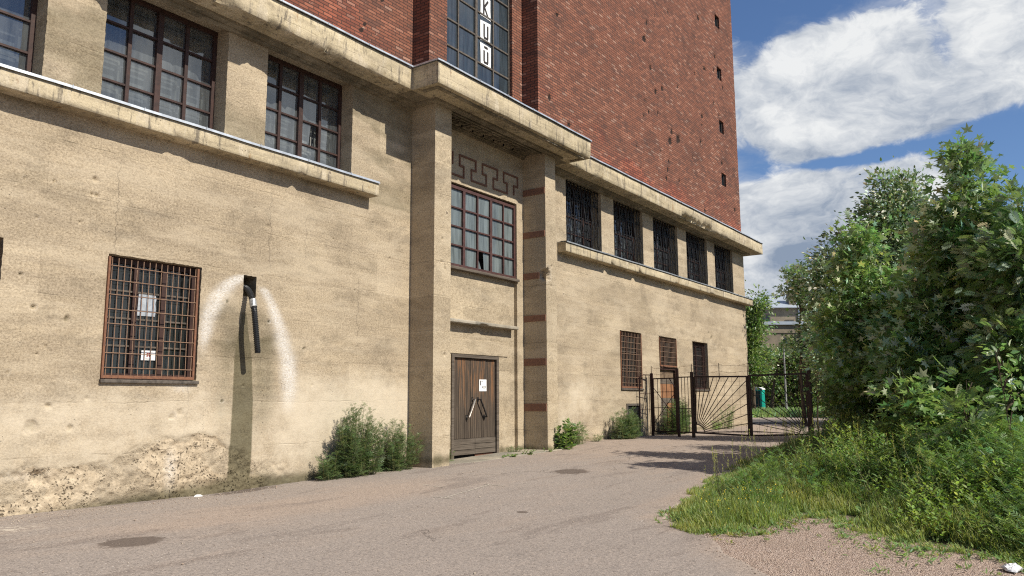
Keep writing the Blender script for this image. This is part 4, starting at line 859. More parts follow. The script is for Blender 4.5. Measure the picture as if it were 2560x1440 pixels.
# ground floor windows with welded grilles ------------------------------------
def low_window(H, nb, nh, gy=-0.01, cols=3, rows=4, gm=None, sill=True, wy=0.17, fr=None, gap_right=0.07, gz0=None):
    x0, x1, z0, z1 = H; w = MB(); fr = fr or M['frame']
    w.box(x0+0.002, x0+0.06, wy-0.02, wy+0.06, z0, z1-0.002).box(x1-0.085, x1-0.002, wy-0.02, wy+0.06, z0, z1-0.002).box(x0+0.06, x1-0.085, wy-0.02, wy+0.06, z1-0.09, z1-0.002).box(x0+0.06, x1-0.085, wy-0.02, wy+0.06, z0+0.002, z0+0.09)
    a, b = x0+0.06, x1-0.085; za, zb = z0+0.09, z1-0.09
    for k in range(1, cols): x = a+(b-a)*k/cols; w.box(x-0.038, x+0.038, wy-0.03, wy+0.05, za, zb)
    o = w.build('window', fr, BLD)
    h = MB()
    for k in range(1, rows):
        z = za+(zb-za)*k/rows; h.box(a, b, wy-0.005, wy+0.03, z-0.013, z+0.013)
    h.build('glazing_bar', M['frame_grey'], o)
    MB().poly([(a, wy+0.02, za), (b, wy+0.023, za), (b, wy+0.02, zb), (a, wy+0.018, zb)]).build('pane', M['glass_low'], o)
    g_ = MB(); xa, xb = x0+0.004, x1-gap_right; zt = z1-0.05; zb_ = (gz0 if gz0 is not None else z0)+0.045
    xs = np.linspace(xa+0.05, xb-0.04, nb); 
    for x in xs: g_.tube([(x+rng.normal(0, .003), gy, zb_), (x+rng.normal(0, .004), gy+rng.normal(0, .003), (zb_+zt)/2), (x, gy, zt)], 0.0065, 5)
    for z in np.linspace(zb_+0.12, zt-0.12, nh): g_.tube([(xa, gy-0.012, z), (xb, gy-0.012, z+rng.normal(0, .002))], 0.0065, 5)
    gr = g_.build('grille', M['rustbar'] if gm is None else gm, o)
    f = MB(); f.box(xa-0.012, xa+0.018, gy-0.025, gy+0.02, zb_-0.03, zt+0.01).box(xb-0.022, xb+0.012, gy-0.025, gy+0.02, zb_-0.03, zt+0.01).box(xa+0.018, xb-0.022, gy-0.025, gy+0.02, zb_-0.031, zb_+0.012)
    f.build('grille_frame', M['rust'] if gm is None else gm, gr)
    if sill:
        sm = MB(); sm.box(x0-0.02, x1+0.03, -0.05, 0.14, z0-0.055, z0-0.002); sm.build('window_sill', M['frame_grey'], o, bevel=0.012)
    return o
low_window(W1, 15, 8); low_window(W0, 15, 8)
low_window(V1, 14, 9, cols=2, rows=3); 
low_window(V3, 15, 9, gy=0.11, gap_right=0.1, cols=2, rows=4, gm=M['frame'], wy=0.2)
v2 = low_window((24.95, 26.42, 1.12, 2.16), 14, 5, cols=2, rows=1, sill=False)
bj = MB(); bj.box(24.955, 25.03, 0.04, 0.2, -1.14, 1.115).box(26.34, 26.415, 0.04, 0.2, -1.14, 1.115).box(25.03, 26.34, 0.04, 0.2, 1.03, 1.115)
bj.build('boarded_door_frame', M['frame'], BLD)
MB().box(25.03, 26.34, 0.13, 0.17, 0.74, 1.028).build('boarding', M['ply'], BLD); MB().box(25.03, 26.34, 0.125, 0.17, 0.55, 0.735).build('boarding', M['wood_grey'], BLD)
MB().box(25.03, 26.34, 0.132, 0.17, 0.064, 0.546).build('boarding', M['ply_orange'], BLD); MB().box(25.03, 26.34, 0.12, 0.17, -0.10, 0.06).build('boarding', M['wood_grey'], BLD)
MB().box(25.72, 26.34, 0.132, 0.17, -1.0, -0.105).build('boarding', M['ply_orange'], BLD)
MB().box(25.03, 25.715, 0.134, 0.17, -1.14, -0.105).build('boarded_door', M['wood_grey'], BLD)
cw = MB(); x0, x1, z0, z1 = CEL
cw.box(x0-0.02, x0+0.07, -0.02, 0.06, z0-0.02, z1+0.02).box(x1-0.07, x1+0.02, -0.02, 0.06, z0-0.02, z1+0.02).box(x0+0.07, x1-0.07, -0.02, 0.06, z1-0.05, z1+0.02).box(x0+0.07, x1-0.07, -0.02, 0.06, z0-0.02, z0+0.05)
co = cw.build('cellar_window', M['frame_grey'], BLD); MB().poly([(x0, 0.03, z0), (x1, 0.03, z0), (x1, 0.03, z1), (x0, 0.03, z1)]).build('pane', M['glass_low'], co)

# brick tower -----------------------------------------------------------------
ZT = 24.0
SL = [(31.88, 32.42, z, z+0.56) for z in (16.25, 13.83, 11.4, 9.05)]
SL += [(31.88, 32.42, z, z+0.56) for z in (18.68, 21.1)]
TW = (14.22, 17.05)
def bw(X, Z, D, W): return D, W
def tp(u, v):
    d = FW+(u-1280)/F_PX*RT-(v-720)/F_PX*UP; t = 11.3/d[1]; return (t*d[0], t*d[2])
bp = [(*tp(u, v), r, 0.05) for u, v, r in [(1748, 45, .14), (1619, 56, .11), (1613, 96, .16), (1671, 28, .06), (1789, 142, .12), (1738, 139, .09), (1658, 221, .12), (1642, 229, .12), (1647, 283, .08), (1682, 330, .13), (1678, 352, .2), (1754, 354, .11), (1675, 403, .1), (1672, 425, .1), (1669, 445, .1), (1701, 452, .08), (1757, 311, .06), (1672, 135, .05), (1655, 375, .07)]]
bp += [(a, b, r*1.6, 0.05) for a, b, r, d in rp(40, 18, 33.5, 7.3, 17, .03, .07, 12)]
brk = facade('brick_tower_wall', M['brick'], (17.54, 34.08), (6.85, ZT), 0.03, SL, bw, 0.06, 0.9, bp, jag=0.02)
facade('brick_tower_wall', M['brick'], (13.56, 17.54), (6.85, ZT), 0.55, [(TW[0], TW[1], 6.85, ZT)], bw, 0.08, 0.5, [])
facade('brick_tower_wall', M['brick'], (-6, 13.56), (6.85, ZT), 1.07, [], bw, 0.09, 0.9, rp(14, 6, 13, 7.3, 10, .05, .1, 14))
facade('brick_tower_wall', M['brick'], (0.03, 0.55), (6.85, ZT), 0, [], bw, 0.1, 0.2, (), 'y', xfix=17.54)
facade('brick_tower_wall', M['brick'], (0.55, 1.07), (6.85, ZT), 0, [], bw, 0.1, 0.2, (), 'y', xfix=13.56)
facade('brick_tower_wall', M['brick'], (0.03, 20), (6.85, ZT), 0, [], bw, 0.5, 0.2, (), 'y', xfix=34.08, flip=True)
MB().box(17.06, 17.08, 0.56, 0.75, 6.85, ZT).box(14.19, 14.21, 0.56, 0.75, 6.85, ZT).build('tower_reveal', M['brick'], BLD)
MB().box(-6, 34.0, 1.5, 20, ZT-0.4, ZT-0.2).box(-6, -5.9, 1.2, 20, -1.5, ZT-0.4).box(-6, 34.0, 19.9, 20, -1.5, ZT-0.4).box(-1.25, -1.2, 0, 1.2, -1.6, 6.86).box(14.0, 17.3, 1.0, 1.02, 6.8, ZT-1).box(17.6, 34, 0.5, 0.52, 6.9, ZT-1).build('tower_shell', M['brick'], BLD)
for H in SL: rs = MB(); reveal(rs, H, 0.03, 0.28); rs.build('slit_reveal', M['brick'], BLD)
for H in SL:
    w = MB(); x0, x1, z0, z1 = H; w.box(x0, x0+0.05, 0.1, 0.16, z0, z1).box(x1-0.12, x1, 0.1, 0.16, z0, z1).box(x0+.05, x1-.12, 0.1, 0.16, z1-0.05, z1).box(x0+.05, x1-.12, 0.1, 0.16, z0, z0+0.05)
    o = w.build('slit_window', M['black_iron'], BLD); MB().poly([(x0, 0.15, z0), (x1, 0.15, z0), (x1, 0.15, z1), (x0, 0.15, z1)]).build('pane', M['glass_tower'], o)
def tower_window():
    Y = 0.68; w = MB(); x0, x1 = TW
    w.box(x0-0.01, x0+0.03, Y-0.03, Y+0.04, 6.86, ZT-1).box(x1-0.045, x1+0.008, Y-0.03, Y+0.04, 6.86, ZT-1)
    for i, x in enumerate((14.80, 15.55, 16.30)): t = 0.045 if i == 1 else 0.022; w.box(x-t, x+t, Y-0.028, Y+0.03, 6.86, ZT-1)
    zs = [6.9+0.0]+[7.40+0.705*k for k in range(0, 22)]
    zs = [z for z in zs if z < ZT-1.2]
    for z in zs[1:]: w.box(x0, x1-0.045, Y-0.022, Y+0.025, z-0.02, z+0.02)
    o = w.build('stair_window', M['frame_grey'], BLD)
    cs = [x0, 14.80, 15.55, 16.30, x1]; g_ = MB()
    for i in range(4):
        for k in range(len(zs)-1):
            t = rng.normal(0, 0.003, 3); g_.poly([(cs[i], Y+0.01+t[0], zs[k]), (cs[i+1], Y+0.01+t[1], zs[k]), (cs[i+1], Y+0.01+t[2], zs[k+1]), (cs[i], Y+0.01+t[0]-t[1]+t[2], zs[k+1])])
    g_.build('pane', M['glass_tower'], o)
    # white cards with cut out dark letters, stuck on the glass
    def card(zc0, zc1, strokes):
        c = MB(); q = np.random.default_rng(int(zc0*100)); xa, xb = 15.76, 16.20
        pts = [(xa+q.normal(0, .012), Y-0.006, zc0+q.normal(0, .012)), ((xa+xb)/2, Y-0.006, zc0+q.normal(0, .015)), (xb+q.normal(0, .012), Y-0.006, zc0+q.normal(0, .012)), (xb+q.normal(0, .012), Y-0.006, (zc0+zc1)/2), (xb+q.normal(0, .012), Y-0.006, zc1+q.normal(0, .012)), ((xa+xb)/2, Y-0.006, zc1+q.normal(0, .015)), (xa+q.normal(0, .012), Y-0.006, zc1+q.normal(0, .012)), (xa+q.normal(0, .014), Y-0.006, (zc0+zc1)/2)]
        c.prism(pts, (0, 0.004, 0)); co_ = c.build('letter_card', M['white'], o)
        s_ = MB(); W_, H_ = xb-xa, zc1-zc0
        for k, (a, b, c_, d_) in enumerate(strokes):
            s_.bar((xa+a*W_, Y-0.009-0.0006*k, zc0+b*H_), (xa+c_*W_, Y-0.009-0.0006*k, zc0+d_*H_), 0.065, 0.003, up=(0, 1, 0))
        s_.build('letter', M['ink'], o)
    U_ = [(0.34, 0.88, 0.34, 0.2), (0.30, 0.17, 0.74, 0.17), (0.70, 0.2, 0.70, 0.84)]
    card(9.50, 10.05, U_)
    card(8.83, 9.41, [(0.34, 0.70, 0.34, 0.16), (0.30, 0.13, 0.74, 0.13), (0.70, 0.16, 0.70, 0.70), (0.34, 0.86, 0.70, 0.86)])
    card(10.16, 10.74, [(0.3, 0.1, 0.3, 0.9), (0.34, 0.5, 0.74, 0.9), (0.34, 0.55, 0.74, 0.1)])
tower_window()

# paper notices -----------------------------------------------------------
def notice(name, x0, x1, z0, z1, y, label, marks, group=None):
    o = MB().prism([(x0, y, z0), (x1, y, z0+0.004), (x1-0.003, y, z1), (x0+0.004, y, z1-0.003)], (0, 0.004, 0)).build(name, M['white'])
    tag(o, label, 'notice', group)
    for (a, b, c, d, mt_) in marks:
        W_, H_ = x1-x0, z1-z0; MB().box(x0+a*W_, x0+c*W_, y-0.003, y-0.0005, z0+b*H_, z0+d*H_).build('printed_mark', mt_, o)
notice('paper_notice', 15.02, 15.31, 0.22, 0.50, 0.143, 'white paper notice pinned to the brown plank door', [(0.12, 0.5, 0.22, 0.9, M['ink']), (0.5, 0.26, 0.86, 0.31, M['ink']), (0.5, 0.42, 0.86, 0.46, M['ink']), (0.82, 0.26, 0.86, 0.46, M['ink']), (0.42, 0.26, 0.48, 0.42, M['ink']), (0.3, 0.8, 0.5, 0.83, M['ink'])])
notice('paper_notice', 6.60, 6.83, 0.63, 0.78, 0.165, 'small white notice with a dark red mark low behind the window grille', [(0.38, 0.35, 0.46, 0.75, M['redink']), (0.46, 0.68, 0.6, 0.75, M['redink']), (0.54, 0.35, 0.61, 0.68, M['redink']), (0.46, 0.50, 0.54, 0.57, M['redink']), (0.3, 0.12, 0.7, 0.17, M['ink'])])
o = MB().prism([(6.50, 0.172, 1.30), (6.79, 0.172, 1.305), (6.80, 0.172, 1.42), (6.785, 0.172, 1.5), (6.80, 0.172, 1.58), (6.78, 0.172, 1.63), (6.51, 0.172, 1.64)], (0, 0.004, 0)).build('plastic_sheet', plain('grey_plastic_sheet', (0.42, 0.46, 0.50), 0.4, 0.4, 0, 0.15, 12))
tag(o, 'torn grey white sheet behind the middle of the window grille', 'sheet')

# drain hose ---------------------------------------------------------------
def hose():
    pts = [(8.33, 0.3, 1.93), (8.31, 0.05, 1.92), (8.29, -0.10, 1.84), (8.265, -0.22, 1.70), (8.255, -0.29, 1.55), (8.26, -0.325, 1.35), (8.29, -0.335, 1.1), (8.335, -0.335, 0.80)]
    P = [Vector(p) for p in pts]; out = []; rs = []
    def cr(i, t):
        a, b, c, d = P[max(i-1, 0)], P[i], P[i+1], P[min(i+2, len(P)-1)]
        return 0.5*((2*b)+(-a+c)*t+(2*a-5*b+4*c-d)*t*t+(-a+3*b-3*c+d)*t**3)
    k = 0
    for i in range(len(P)-1):
        n = max(4, int((P[i+1]-P[i]).length/0.0075))
        for j in range(n): out.append(cr(i, j/n)); rs.append(0.047+(0.005 if (k//2) % 2 else -0.004)); k += 1
    out.append(P[-1]); rs.append(0.043)
    o = MB().tube(out, rs, 12, cap=False).build('drain_hose', M['hose'], None, smooth=False)
    tag(o, 'black corrugated drain hose hanging from a small wall opening', 'hose')
    MB().tube([(8.262, -0.235, 1.69), (8.257, -0.262, 1.61), (8.256, -0.285, 1.56)], 0.058, 14).build('silver_tape', M['tape'], o)
    MB().tube([(8.335, -0.335, 0.80), (8.336, -0.335, 0.83)], 0.04, 12).build('hose_bore', M['dark_room'], o)
hose()
# door slab
z = -1.33
o = MB().prism([(13.02, 0.1, -1.5), (13.02, -0.30, -1.5), (13.35, -0.56, -1.5), (13.75, -0.72, -1.5), (15.45, -0.78, -1.5), (17.3, -0.86, -1.5), (17.9, -0.5, -1.5), (17.27, 0.1, -1.5)], (0, 0, 0.205))
sl_ = o.build('door_step', M['slab'], None, bevel=0.02); 
me = sl_.data
for v in me.vertices:
    v.co.z += (float(interp(np.array(v.co.x), ZW))+1.31)*(1 if v.co.z > -1.4 else 0)+0.0
tag(sl_, 'cracked grey concrete step in front of the plank door', 'step')

# ------------------------------------------------------------------ leaves & plants
T_OVAL = (np.array([(0, 0, 0), (.35, 0, -.04), (.7, 0, -.04), (1, 0, -.12), (.3, .26, .05), (.68, .2, .03), (.3, -.26, .05), (.68, -.2, .03)]),
          [(0, 1, 4, 4), (1, 2, 5, 4), (2, 3, 5, 5), (0, 6, 1, 1), (1, 6, 7, 2), (2, 7, 3, 3)])
T_LANCE = (np.array([(0, 0, 0), (.5, 0, -.03), (1, 0, -.22), (.4, .11, .03), (.4, -.11, .03)]), [(0, 1, 3, 3), (1, 2, 3, 3), (0, 4, 1, 1), (1, 4, 2, 2)])
def _maple():
    A = [(-165, .18), (-118, .62), (-82, .34), (-50, .88), (-24, .42), (0, 1.0), (24, .42), (50, .88), (82, .34), (118, .62), (165, .18)]
    V = [(0.25, 0, -0.03)]+[(0.25+r*0.75*math.cos(rad(a)), r*0.75*math.sin(rad(a)), 0.06*r-0.12*r*r*abs(math.cos(rad(a)))) for a, r in A]
    return np.array(V), [(0, i, i+1, i+1) for i in range(1, 11)]
T_MAPLE = _maple()
def _feather(n=5, wl=0.42, wd=0.07):
    V = []; F = []
    def leaf(bx, by, ang, L, w):
        b = len(V); c, s = math.cos(ang), math.sin(ang)
        for (l, q) in ((0, 0), (.45, w), (1, 0), (.45, -w)): V.append((bx+(l*c*L-q*s), by+(l*s*L+q*c), -0.10*(bx+l*c*L)**2-0.05*l)); 
        F.append((b, b+3, b+2, b+1))
    for i in range(n):
        x = 0.15+0.7*i/n; k = math.sin(math.pi*(0.25+0.6*i/n))
        for sg in (1, -1): leaf(x, 0, sg*rad(55), wl*k, wd)
    leaf(0.75, 0, 0, wl*0.8, wd)
    b = len(V); V += [(0, .012, 0), (0, -.012, 0), (.8, -.008, -.06), (.8, .008, -.06)]; F.append((b, b+1, b+2, b+3))
    return np.array(V), F
T_FEATHER = _feather(); T_MUG = _feather(3, 0.5, 0.06)
def norm(a): return a/np.maximum(np.linalg.norm(a, axis=-1, keepdims=True), 1e-9)
class Leaves:
    def __init__(s): s.c = []; s.d = []; s.n = []; s.s = []; s.t = []
    def add(s, c, d, n, size, tint):
        s.c.append(c); s.d.append(norm(d)); s.n.append(n); s.s.append(size); s.t.append(tint)
    def build(s, name, tpl, mt, parent=None):
        c = np.concatenate(s.c); d = np.concatenate(s.d); n = np.concatenate(s.n); sz = np.concatenate(s.s); t = np.concatenate(s.t)
        side = norm(np.cross(n, d)); n = np.cross(d, side); V0, F0 = tpl; k = len(V0)
        V = c[:, None]+sz[:, None, None]*(V0[None, :, 0:1]*d[:, None]+V0[None, :, 1:2]*side[:, None]+V0[None, :, 2:3]*n[:, None])
        F3 = [f[:3] for f in F0 if f[2] == f[3]]; F4 = [f for f in F0 if f[2] != f[3]]
        tri = F3+[q for f in F4 for q in ((f[0], f[1], f[2]), (f[0], f[2], f[3]))]
        F = (np.array(tri)[None]+(np.arange(len(c))*k)[:, None, None]).reshape(-1, 3)
        me = npmesh(name, V.reshape(-1, 3), F, False)
        tt = np.repeat(t, k, 0); setattr_col(me, 'tint', np.concatenate([tt, np.ones((len(tt), 1))], 1))
        return link(name, me, mt, parent)
def tints(n, base=1.0, var=0.22, yel=0.12):
    b = base*(1+rng.normal(0, var, n)).clip(0.45, 1.8); y = rng.normal(0, yel, n)
    return np.stack([b*(1+y), b, b*(1-0.6*y)], 1).clip(0.2, 2.2)
WIND = np.array([0.25, 0.9, 0.35])
def rsph(n): return norm(rng.normal(size=(n, 3)))
def tree(name, label, cat, base, blobs, nclump, nper, size, tpl, mt, group=None, dep=None, spread=0.26, trunk_r=0.07, lean=0.25, base_t=1.0, up=0.6, ntr=1, kind=None, flatten=0.7, yr=1.0):
    """blobs: (u, v, ru, rv, depth[, weight]) ellipsoids of the crown; base: trunk foot (x, y)"""
    bx, by = base; bz = float(zg(np.array(bx), np.array(by)))-0.03
    root = empty(name, (bx, by, bz)); tag(root, label, cat, group)
    C = np.array([at(b[0], b[1], b[4]) for b in blobs]); R = np.array([((b[2]*b[4]/F_PX), (b[2]+b[3])/2*b[4]/F_PX*0.9*yr, b[3]*b[4]/F_PX) for b in blobs])
    wts = np.array([R[i][0]*R[i][1]*R[i][2] for i in range(len(blobs))])**0.72; wts /= wts.sum()
    idx = rng.choice(len(blobs), nclump, p=wts); dr = rsph(nclump); rr = rng.random(nclump)**0.42
    H = np.array([RT[0], RT[1], 0]); H /= np.linalg.norm(H); K = np.array([FW[0], FW[1], 0]); K /= np.linalg.norm(K)
    cc = C[idx]+(dr[:, :1]*R[idx][:, :1])*rr[:, None]*H+(dr[:, 1:2]*R[idx][:, 1:2])*rr[:, None]*K+np.stack([0*rr, 0*rr, dr[:, 2]*R[idx][:, 2]*rr], 1)
    gz = zg(cc[:, 0], cc[:, 1])+0.15; cc[:, 2] = np.maximum(cc[:, 2], gz)
    L = Leaves(); n = nclump*nper; ci = np.repeat(np.arange(nclump), nper)
    sp = spread*(0.6+0.8*rng.random(nclump))[ci][:, None]
    off = rng.normal(size=(n, 3))*sp*np.array([1, 1, flatten]); c = cc[ci]+off
    c[:, 2] = np.maximum(c[:, 2], zg(c[:, 0], c[:, 1])+0.06)
    outd = norm(cc[ci]-C[idx][ci]); d = norm(off*1.2)+outd*0.5+WIND*lean+np.array([0, 0, -0.15])+rng.normal(0, 0.35, (n, 3))
    nn = np.array([0, 0, 1.0])*up+outd*0.35+rng.normal(0, 0.55, (n, 3))
    ct = (1+rng.normal(0, 0.16, nclump))[ci][:, None]; yy = rng.normal(0, 0.08, nclump)[ci]
    tt = tints(n, base_t)*ct; tt[:, 0] *= (1+yy)
    L.add(c, d, nn, size*(0.55+0.75*rng.random(n)), tt)
    L.build('crown', tpl, mt, root)
    # trunk with limbs
    top = cc[np.argsort(cc[:, 2])[-max(1, nclump//30):]].mean(0); tb = MB(); bb = MB()
    stems = []
    for s_ in range(ntr):
        tgt = top if s_ == 0 else C[rng.integers(len(C))]+np.array([0, 0, 0.3])
        b0 = np.array([bx+rng.normal(0, 0.12)*(ntr > 1), by+rng.normal(0, 0.12)*(ntr > 1), bz]); P = []
        for i in range(9):
            t = i/8; q = b0*(1-t)+tgt*t; q[:2] = b0[:2]*(1-t**1.6)+tgt[:2]*t**1.6; P.append(q+rng.normal(0, 0.035, 3)*(0 < i < 8)*min(1, trunk_r*12))
        tb.tube(P, [trunk_r*(1-0.85*i/8)/(1 if s_ == 0 else 1.5) for i in range(9)], 8); stems.append(np.array(P))
    tb.build('trunk', M['bark'], root, smooth=True)
    allp = np.concatenate(stems)
    for i in range(0, nclump, max(1, nclump//160)):
        q = cc[i]; lower = allp[allp[:, 2] < q[2]-0.1]; 
        if len(lower) == 0: lower = allp[:2]
        dist = np.linalg.norm(lower-q, axis=1)+0.4*np.abs(lower[:, 2]-(q[2]-0.6)); s0 = lower[np.argmin(dist)]
        md = s0*0.5+q*0.5+np.array([0, 0, 0.08])+rng.normal(0, 0.04, 3); r = 0.010+0.12*trunk_r
        bb.tube([s0, md, q+rng.normal(0, 0.03, 3)], [r, r*0.65, r*0.3], 5, cap=False)
    bb.build('branches', M['bark'], root)
    return root
def P2(u, dep): p = at(u, 1040, dep); return (float(p[0]), float(p[1]))
tree('maple_tree', 'tallest broad maple on the right with pale fluttering leaves', 'tree', P2(2440, 15), [(2397, 400, 26, 50, 14), (2420, 480, 55, 60, 14), (2405, 570, 110, 90, 14), (2440, 690, 190, 120, 14.2), (2400, 830, 210, 120, 14.2), (2330, 930, 150, 90, 13.8), (2500, 880, 170, 140, 14)], 430, 46, 0.165, T_MAPLE, M['maple'], trunk_r=0.09, spread=0.16, base_t=1.2, up=0.5)
tree('rowan_tree', 'feathery leaved rowan at the right edge of the picture', 'tree', P2(2570, 12.5), [(2560, 530, 40, 50, 13), (2545, 640, 60, 80, 12.6), (2560, 760, 90, 110, 12.6), (2540, 880, 90, 100, 12.5), (2620, 700, 80, 150, 12.5)], 150, 36, 0.20, T_FEATHER, M['maple'], trunk_r=0.06, spread=0.2)
tree('aspen_tree', 'grey green aspen with small round leaves left of the tall maple', 'tree', P2(2200, 22), [(2190, 470, 30, 45, 22), (2255, 490, 45, 45, 22), (2230, 560, 100, 80, 22), (2130, 650, 100, 70, 22), (2055, 685, 42, 34, 22), (2120, 740, 90, 75, 22), (2260, 690, 110, 110, 22), (2180, 850, 170, 110, 22)], 560, 66, 0.115, T_OVAL, M['aspen'], trunk_r=0.1, base_t=1.2, up=0.3, lean=0.5, spread=0.21)
tree('young_maple', 'slender young maple with yellow green leaves before the aspen', 'tree', P2(2170, 16.5), [(2150, 600, 22, 45, 16.5), (2150, 690, 55, 65, 16.5), (2150, 800, 90, 80, 16.5), (2200, 900, 110, 90, 16), (2260, 760, 70, 90, 16)], 210, 40, 0.135, T_MAPLE, M['maple_young'], trunk_r=0.045, spread=0.18)
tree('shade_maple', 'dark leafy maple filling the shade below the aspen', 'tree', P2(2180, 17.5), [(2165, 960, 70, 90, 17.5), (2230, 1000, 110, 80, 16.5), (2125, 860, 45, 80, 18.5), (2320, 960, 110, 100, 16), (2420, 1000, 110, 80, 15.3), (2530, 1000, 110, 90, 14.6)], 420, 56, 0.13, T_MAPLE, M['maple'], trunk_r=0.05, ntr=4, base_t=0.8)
tree('maple_sapling', 'bright broad leaved maple sapling above the tall weeds', 'sapling', P2(2310, 12.4), [(2255, 965, 30, 22, 12.4), (2310, 985, 60, 40, 12.4), (2340, 1030, 80, 35, 12.2), (2270, 1040, 60, 30, 12.3)], 34, 14, 0.17, T_MAPLE, M['maple_young'], trunk_r=0.02, ntr=2, spread=0.16, up=1.2)
tree('ash_sapling', 'small ash sapling with feathery leaves right of the bright maple sapling', 'sapling', P2(2415, 11.2), [(2413, 950, 12, 16, 11.2), (2425, 1010, 40, 25, 11.2), (2400, 1060, 60, 30, 11)], 16, 8, 0.24, T_FEATHER, M['maple_young'], trunk_r=0.014, spread=0.12, up=1.0)
tree('birch_sapling', 'thin sapling with round pale leaves at the right edge above the weeds', 'sapling', P2(2530, 10.5), [(2490, 880, 18, 14, 10.5), (2520, 940, 22, 25, 10.5), (2545, 990, 35, 30, 10.5)], 16, 10, 0.10, T_OVAL, M['maple_young'], trunk_r=0.012, spread=0.1, up=0.9)
tree('roadside_bush', 'glossy leaved bush glinting beside the right gate post', 'bush', P2(2110, 23.2), [(2085, 900, 24, 55, 24.2), (2108, 970, 36, 55, 23.8), (2125, 1040, 52, 40, 23)], 220, 52, 0.085, T_OVAL, M['bushleaf'], trunk_r=0.03, ntr=4, spread=0.18)
tree('poplar_sapling', 'light thin poplar sapling rising behind the right gate post', 'sapling', P2(2045, 26.5), [(2035, 790, 14, 60, 26.5), (2042, 860, 26, 60, 26.5), (2050, 930, 32, 60, 26.5)], 50, 36, 0.08, T_OVAL, M['maple_young'], trunk_r=0.03, spread=0.2)
tree('maple_by_building', 'maple with fanned branches beyond the gate before the grey building', 'tree', P2(2010, 34), [(1990, 690, 18, 26, 34), (1965, 730, 16, 12, 34), (2018, 735, 24, 34, 34), (2062, 800, 30, 60, 34), (2066, 900, 32, 60, 34), (1995, 865, 22, 12, 34)], 150, 56, 0.17, T_MAPLE, M['maple'], trunk_r=0.1, spread=0.22)
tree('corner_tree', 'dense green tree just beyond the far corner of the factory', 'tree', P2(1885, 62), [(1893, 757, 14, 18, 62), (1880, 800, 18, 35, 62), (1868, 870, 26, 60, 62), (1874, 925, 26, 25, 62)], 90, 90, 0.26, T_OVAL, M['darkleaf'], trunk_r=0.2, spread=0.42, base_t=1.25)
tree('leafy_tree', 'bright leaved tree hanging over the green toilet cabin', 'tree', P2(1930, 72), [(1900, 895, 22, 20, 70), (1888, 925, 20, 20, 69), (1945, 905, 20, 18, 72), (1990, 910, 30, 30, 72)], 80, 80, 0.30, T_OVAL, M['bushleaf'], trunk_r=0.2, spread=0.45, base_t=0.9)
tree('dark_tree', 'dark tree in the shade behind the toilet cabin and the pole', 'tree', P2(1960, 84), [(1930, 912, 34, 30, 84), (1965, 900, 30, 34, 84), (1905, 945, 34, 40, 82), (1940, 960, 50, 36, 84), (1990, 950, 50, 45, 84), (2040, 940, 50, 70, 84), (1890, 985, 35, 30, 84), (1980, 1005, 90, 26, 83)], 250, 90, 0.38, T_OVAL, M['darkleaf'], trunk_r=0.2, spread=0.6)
def wood():
    L = Leaves()
    for (u, v, ru, rv, dep, n) in [(2280, 900, 200, 160, 34, 10000), (2480, 850, 240, 210, 30, 12000), (2750, 800, 260, 250, 30, 7000), (2150, 960, 50, 100, 45, 3000), (2170, 860, 60, 90, 50, 3000)]:
        c0 = at(u, v, dep); H = np.array([RT[0], RT[1], 0]); K = np.array([FW[0], FW[1], 0]); s = dep/F_PX
        d = rsph(n)*(rng.random(n)**0.4)[:, None]
        c = c0+d[:, :1]*ru*s*H+d[:, 1:2]*2.5*K+np.stack([0*d[:, 0], 0*d[:, 0], d[:, 2]*rv*s], 1)
        c[:, 2] = np.maximum(c[:, 2], -1.0+rng.random(n)*0.3)
        L.add(c, rng.normal(size=(n, 3)), np.array([0, 0, .6])+rng.normal(0, .6, (n, 3)), dep*0.007*(0.6+0.8*rng.random(n)), tints(n, 0.9))
    o = L.build('woodland', T_OVAL, M['darkleaf']); tag(o, 'dark wood closing off the view behind the trees', 'wood', kind='stuff')
wood()

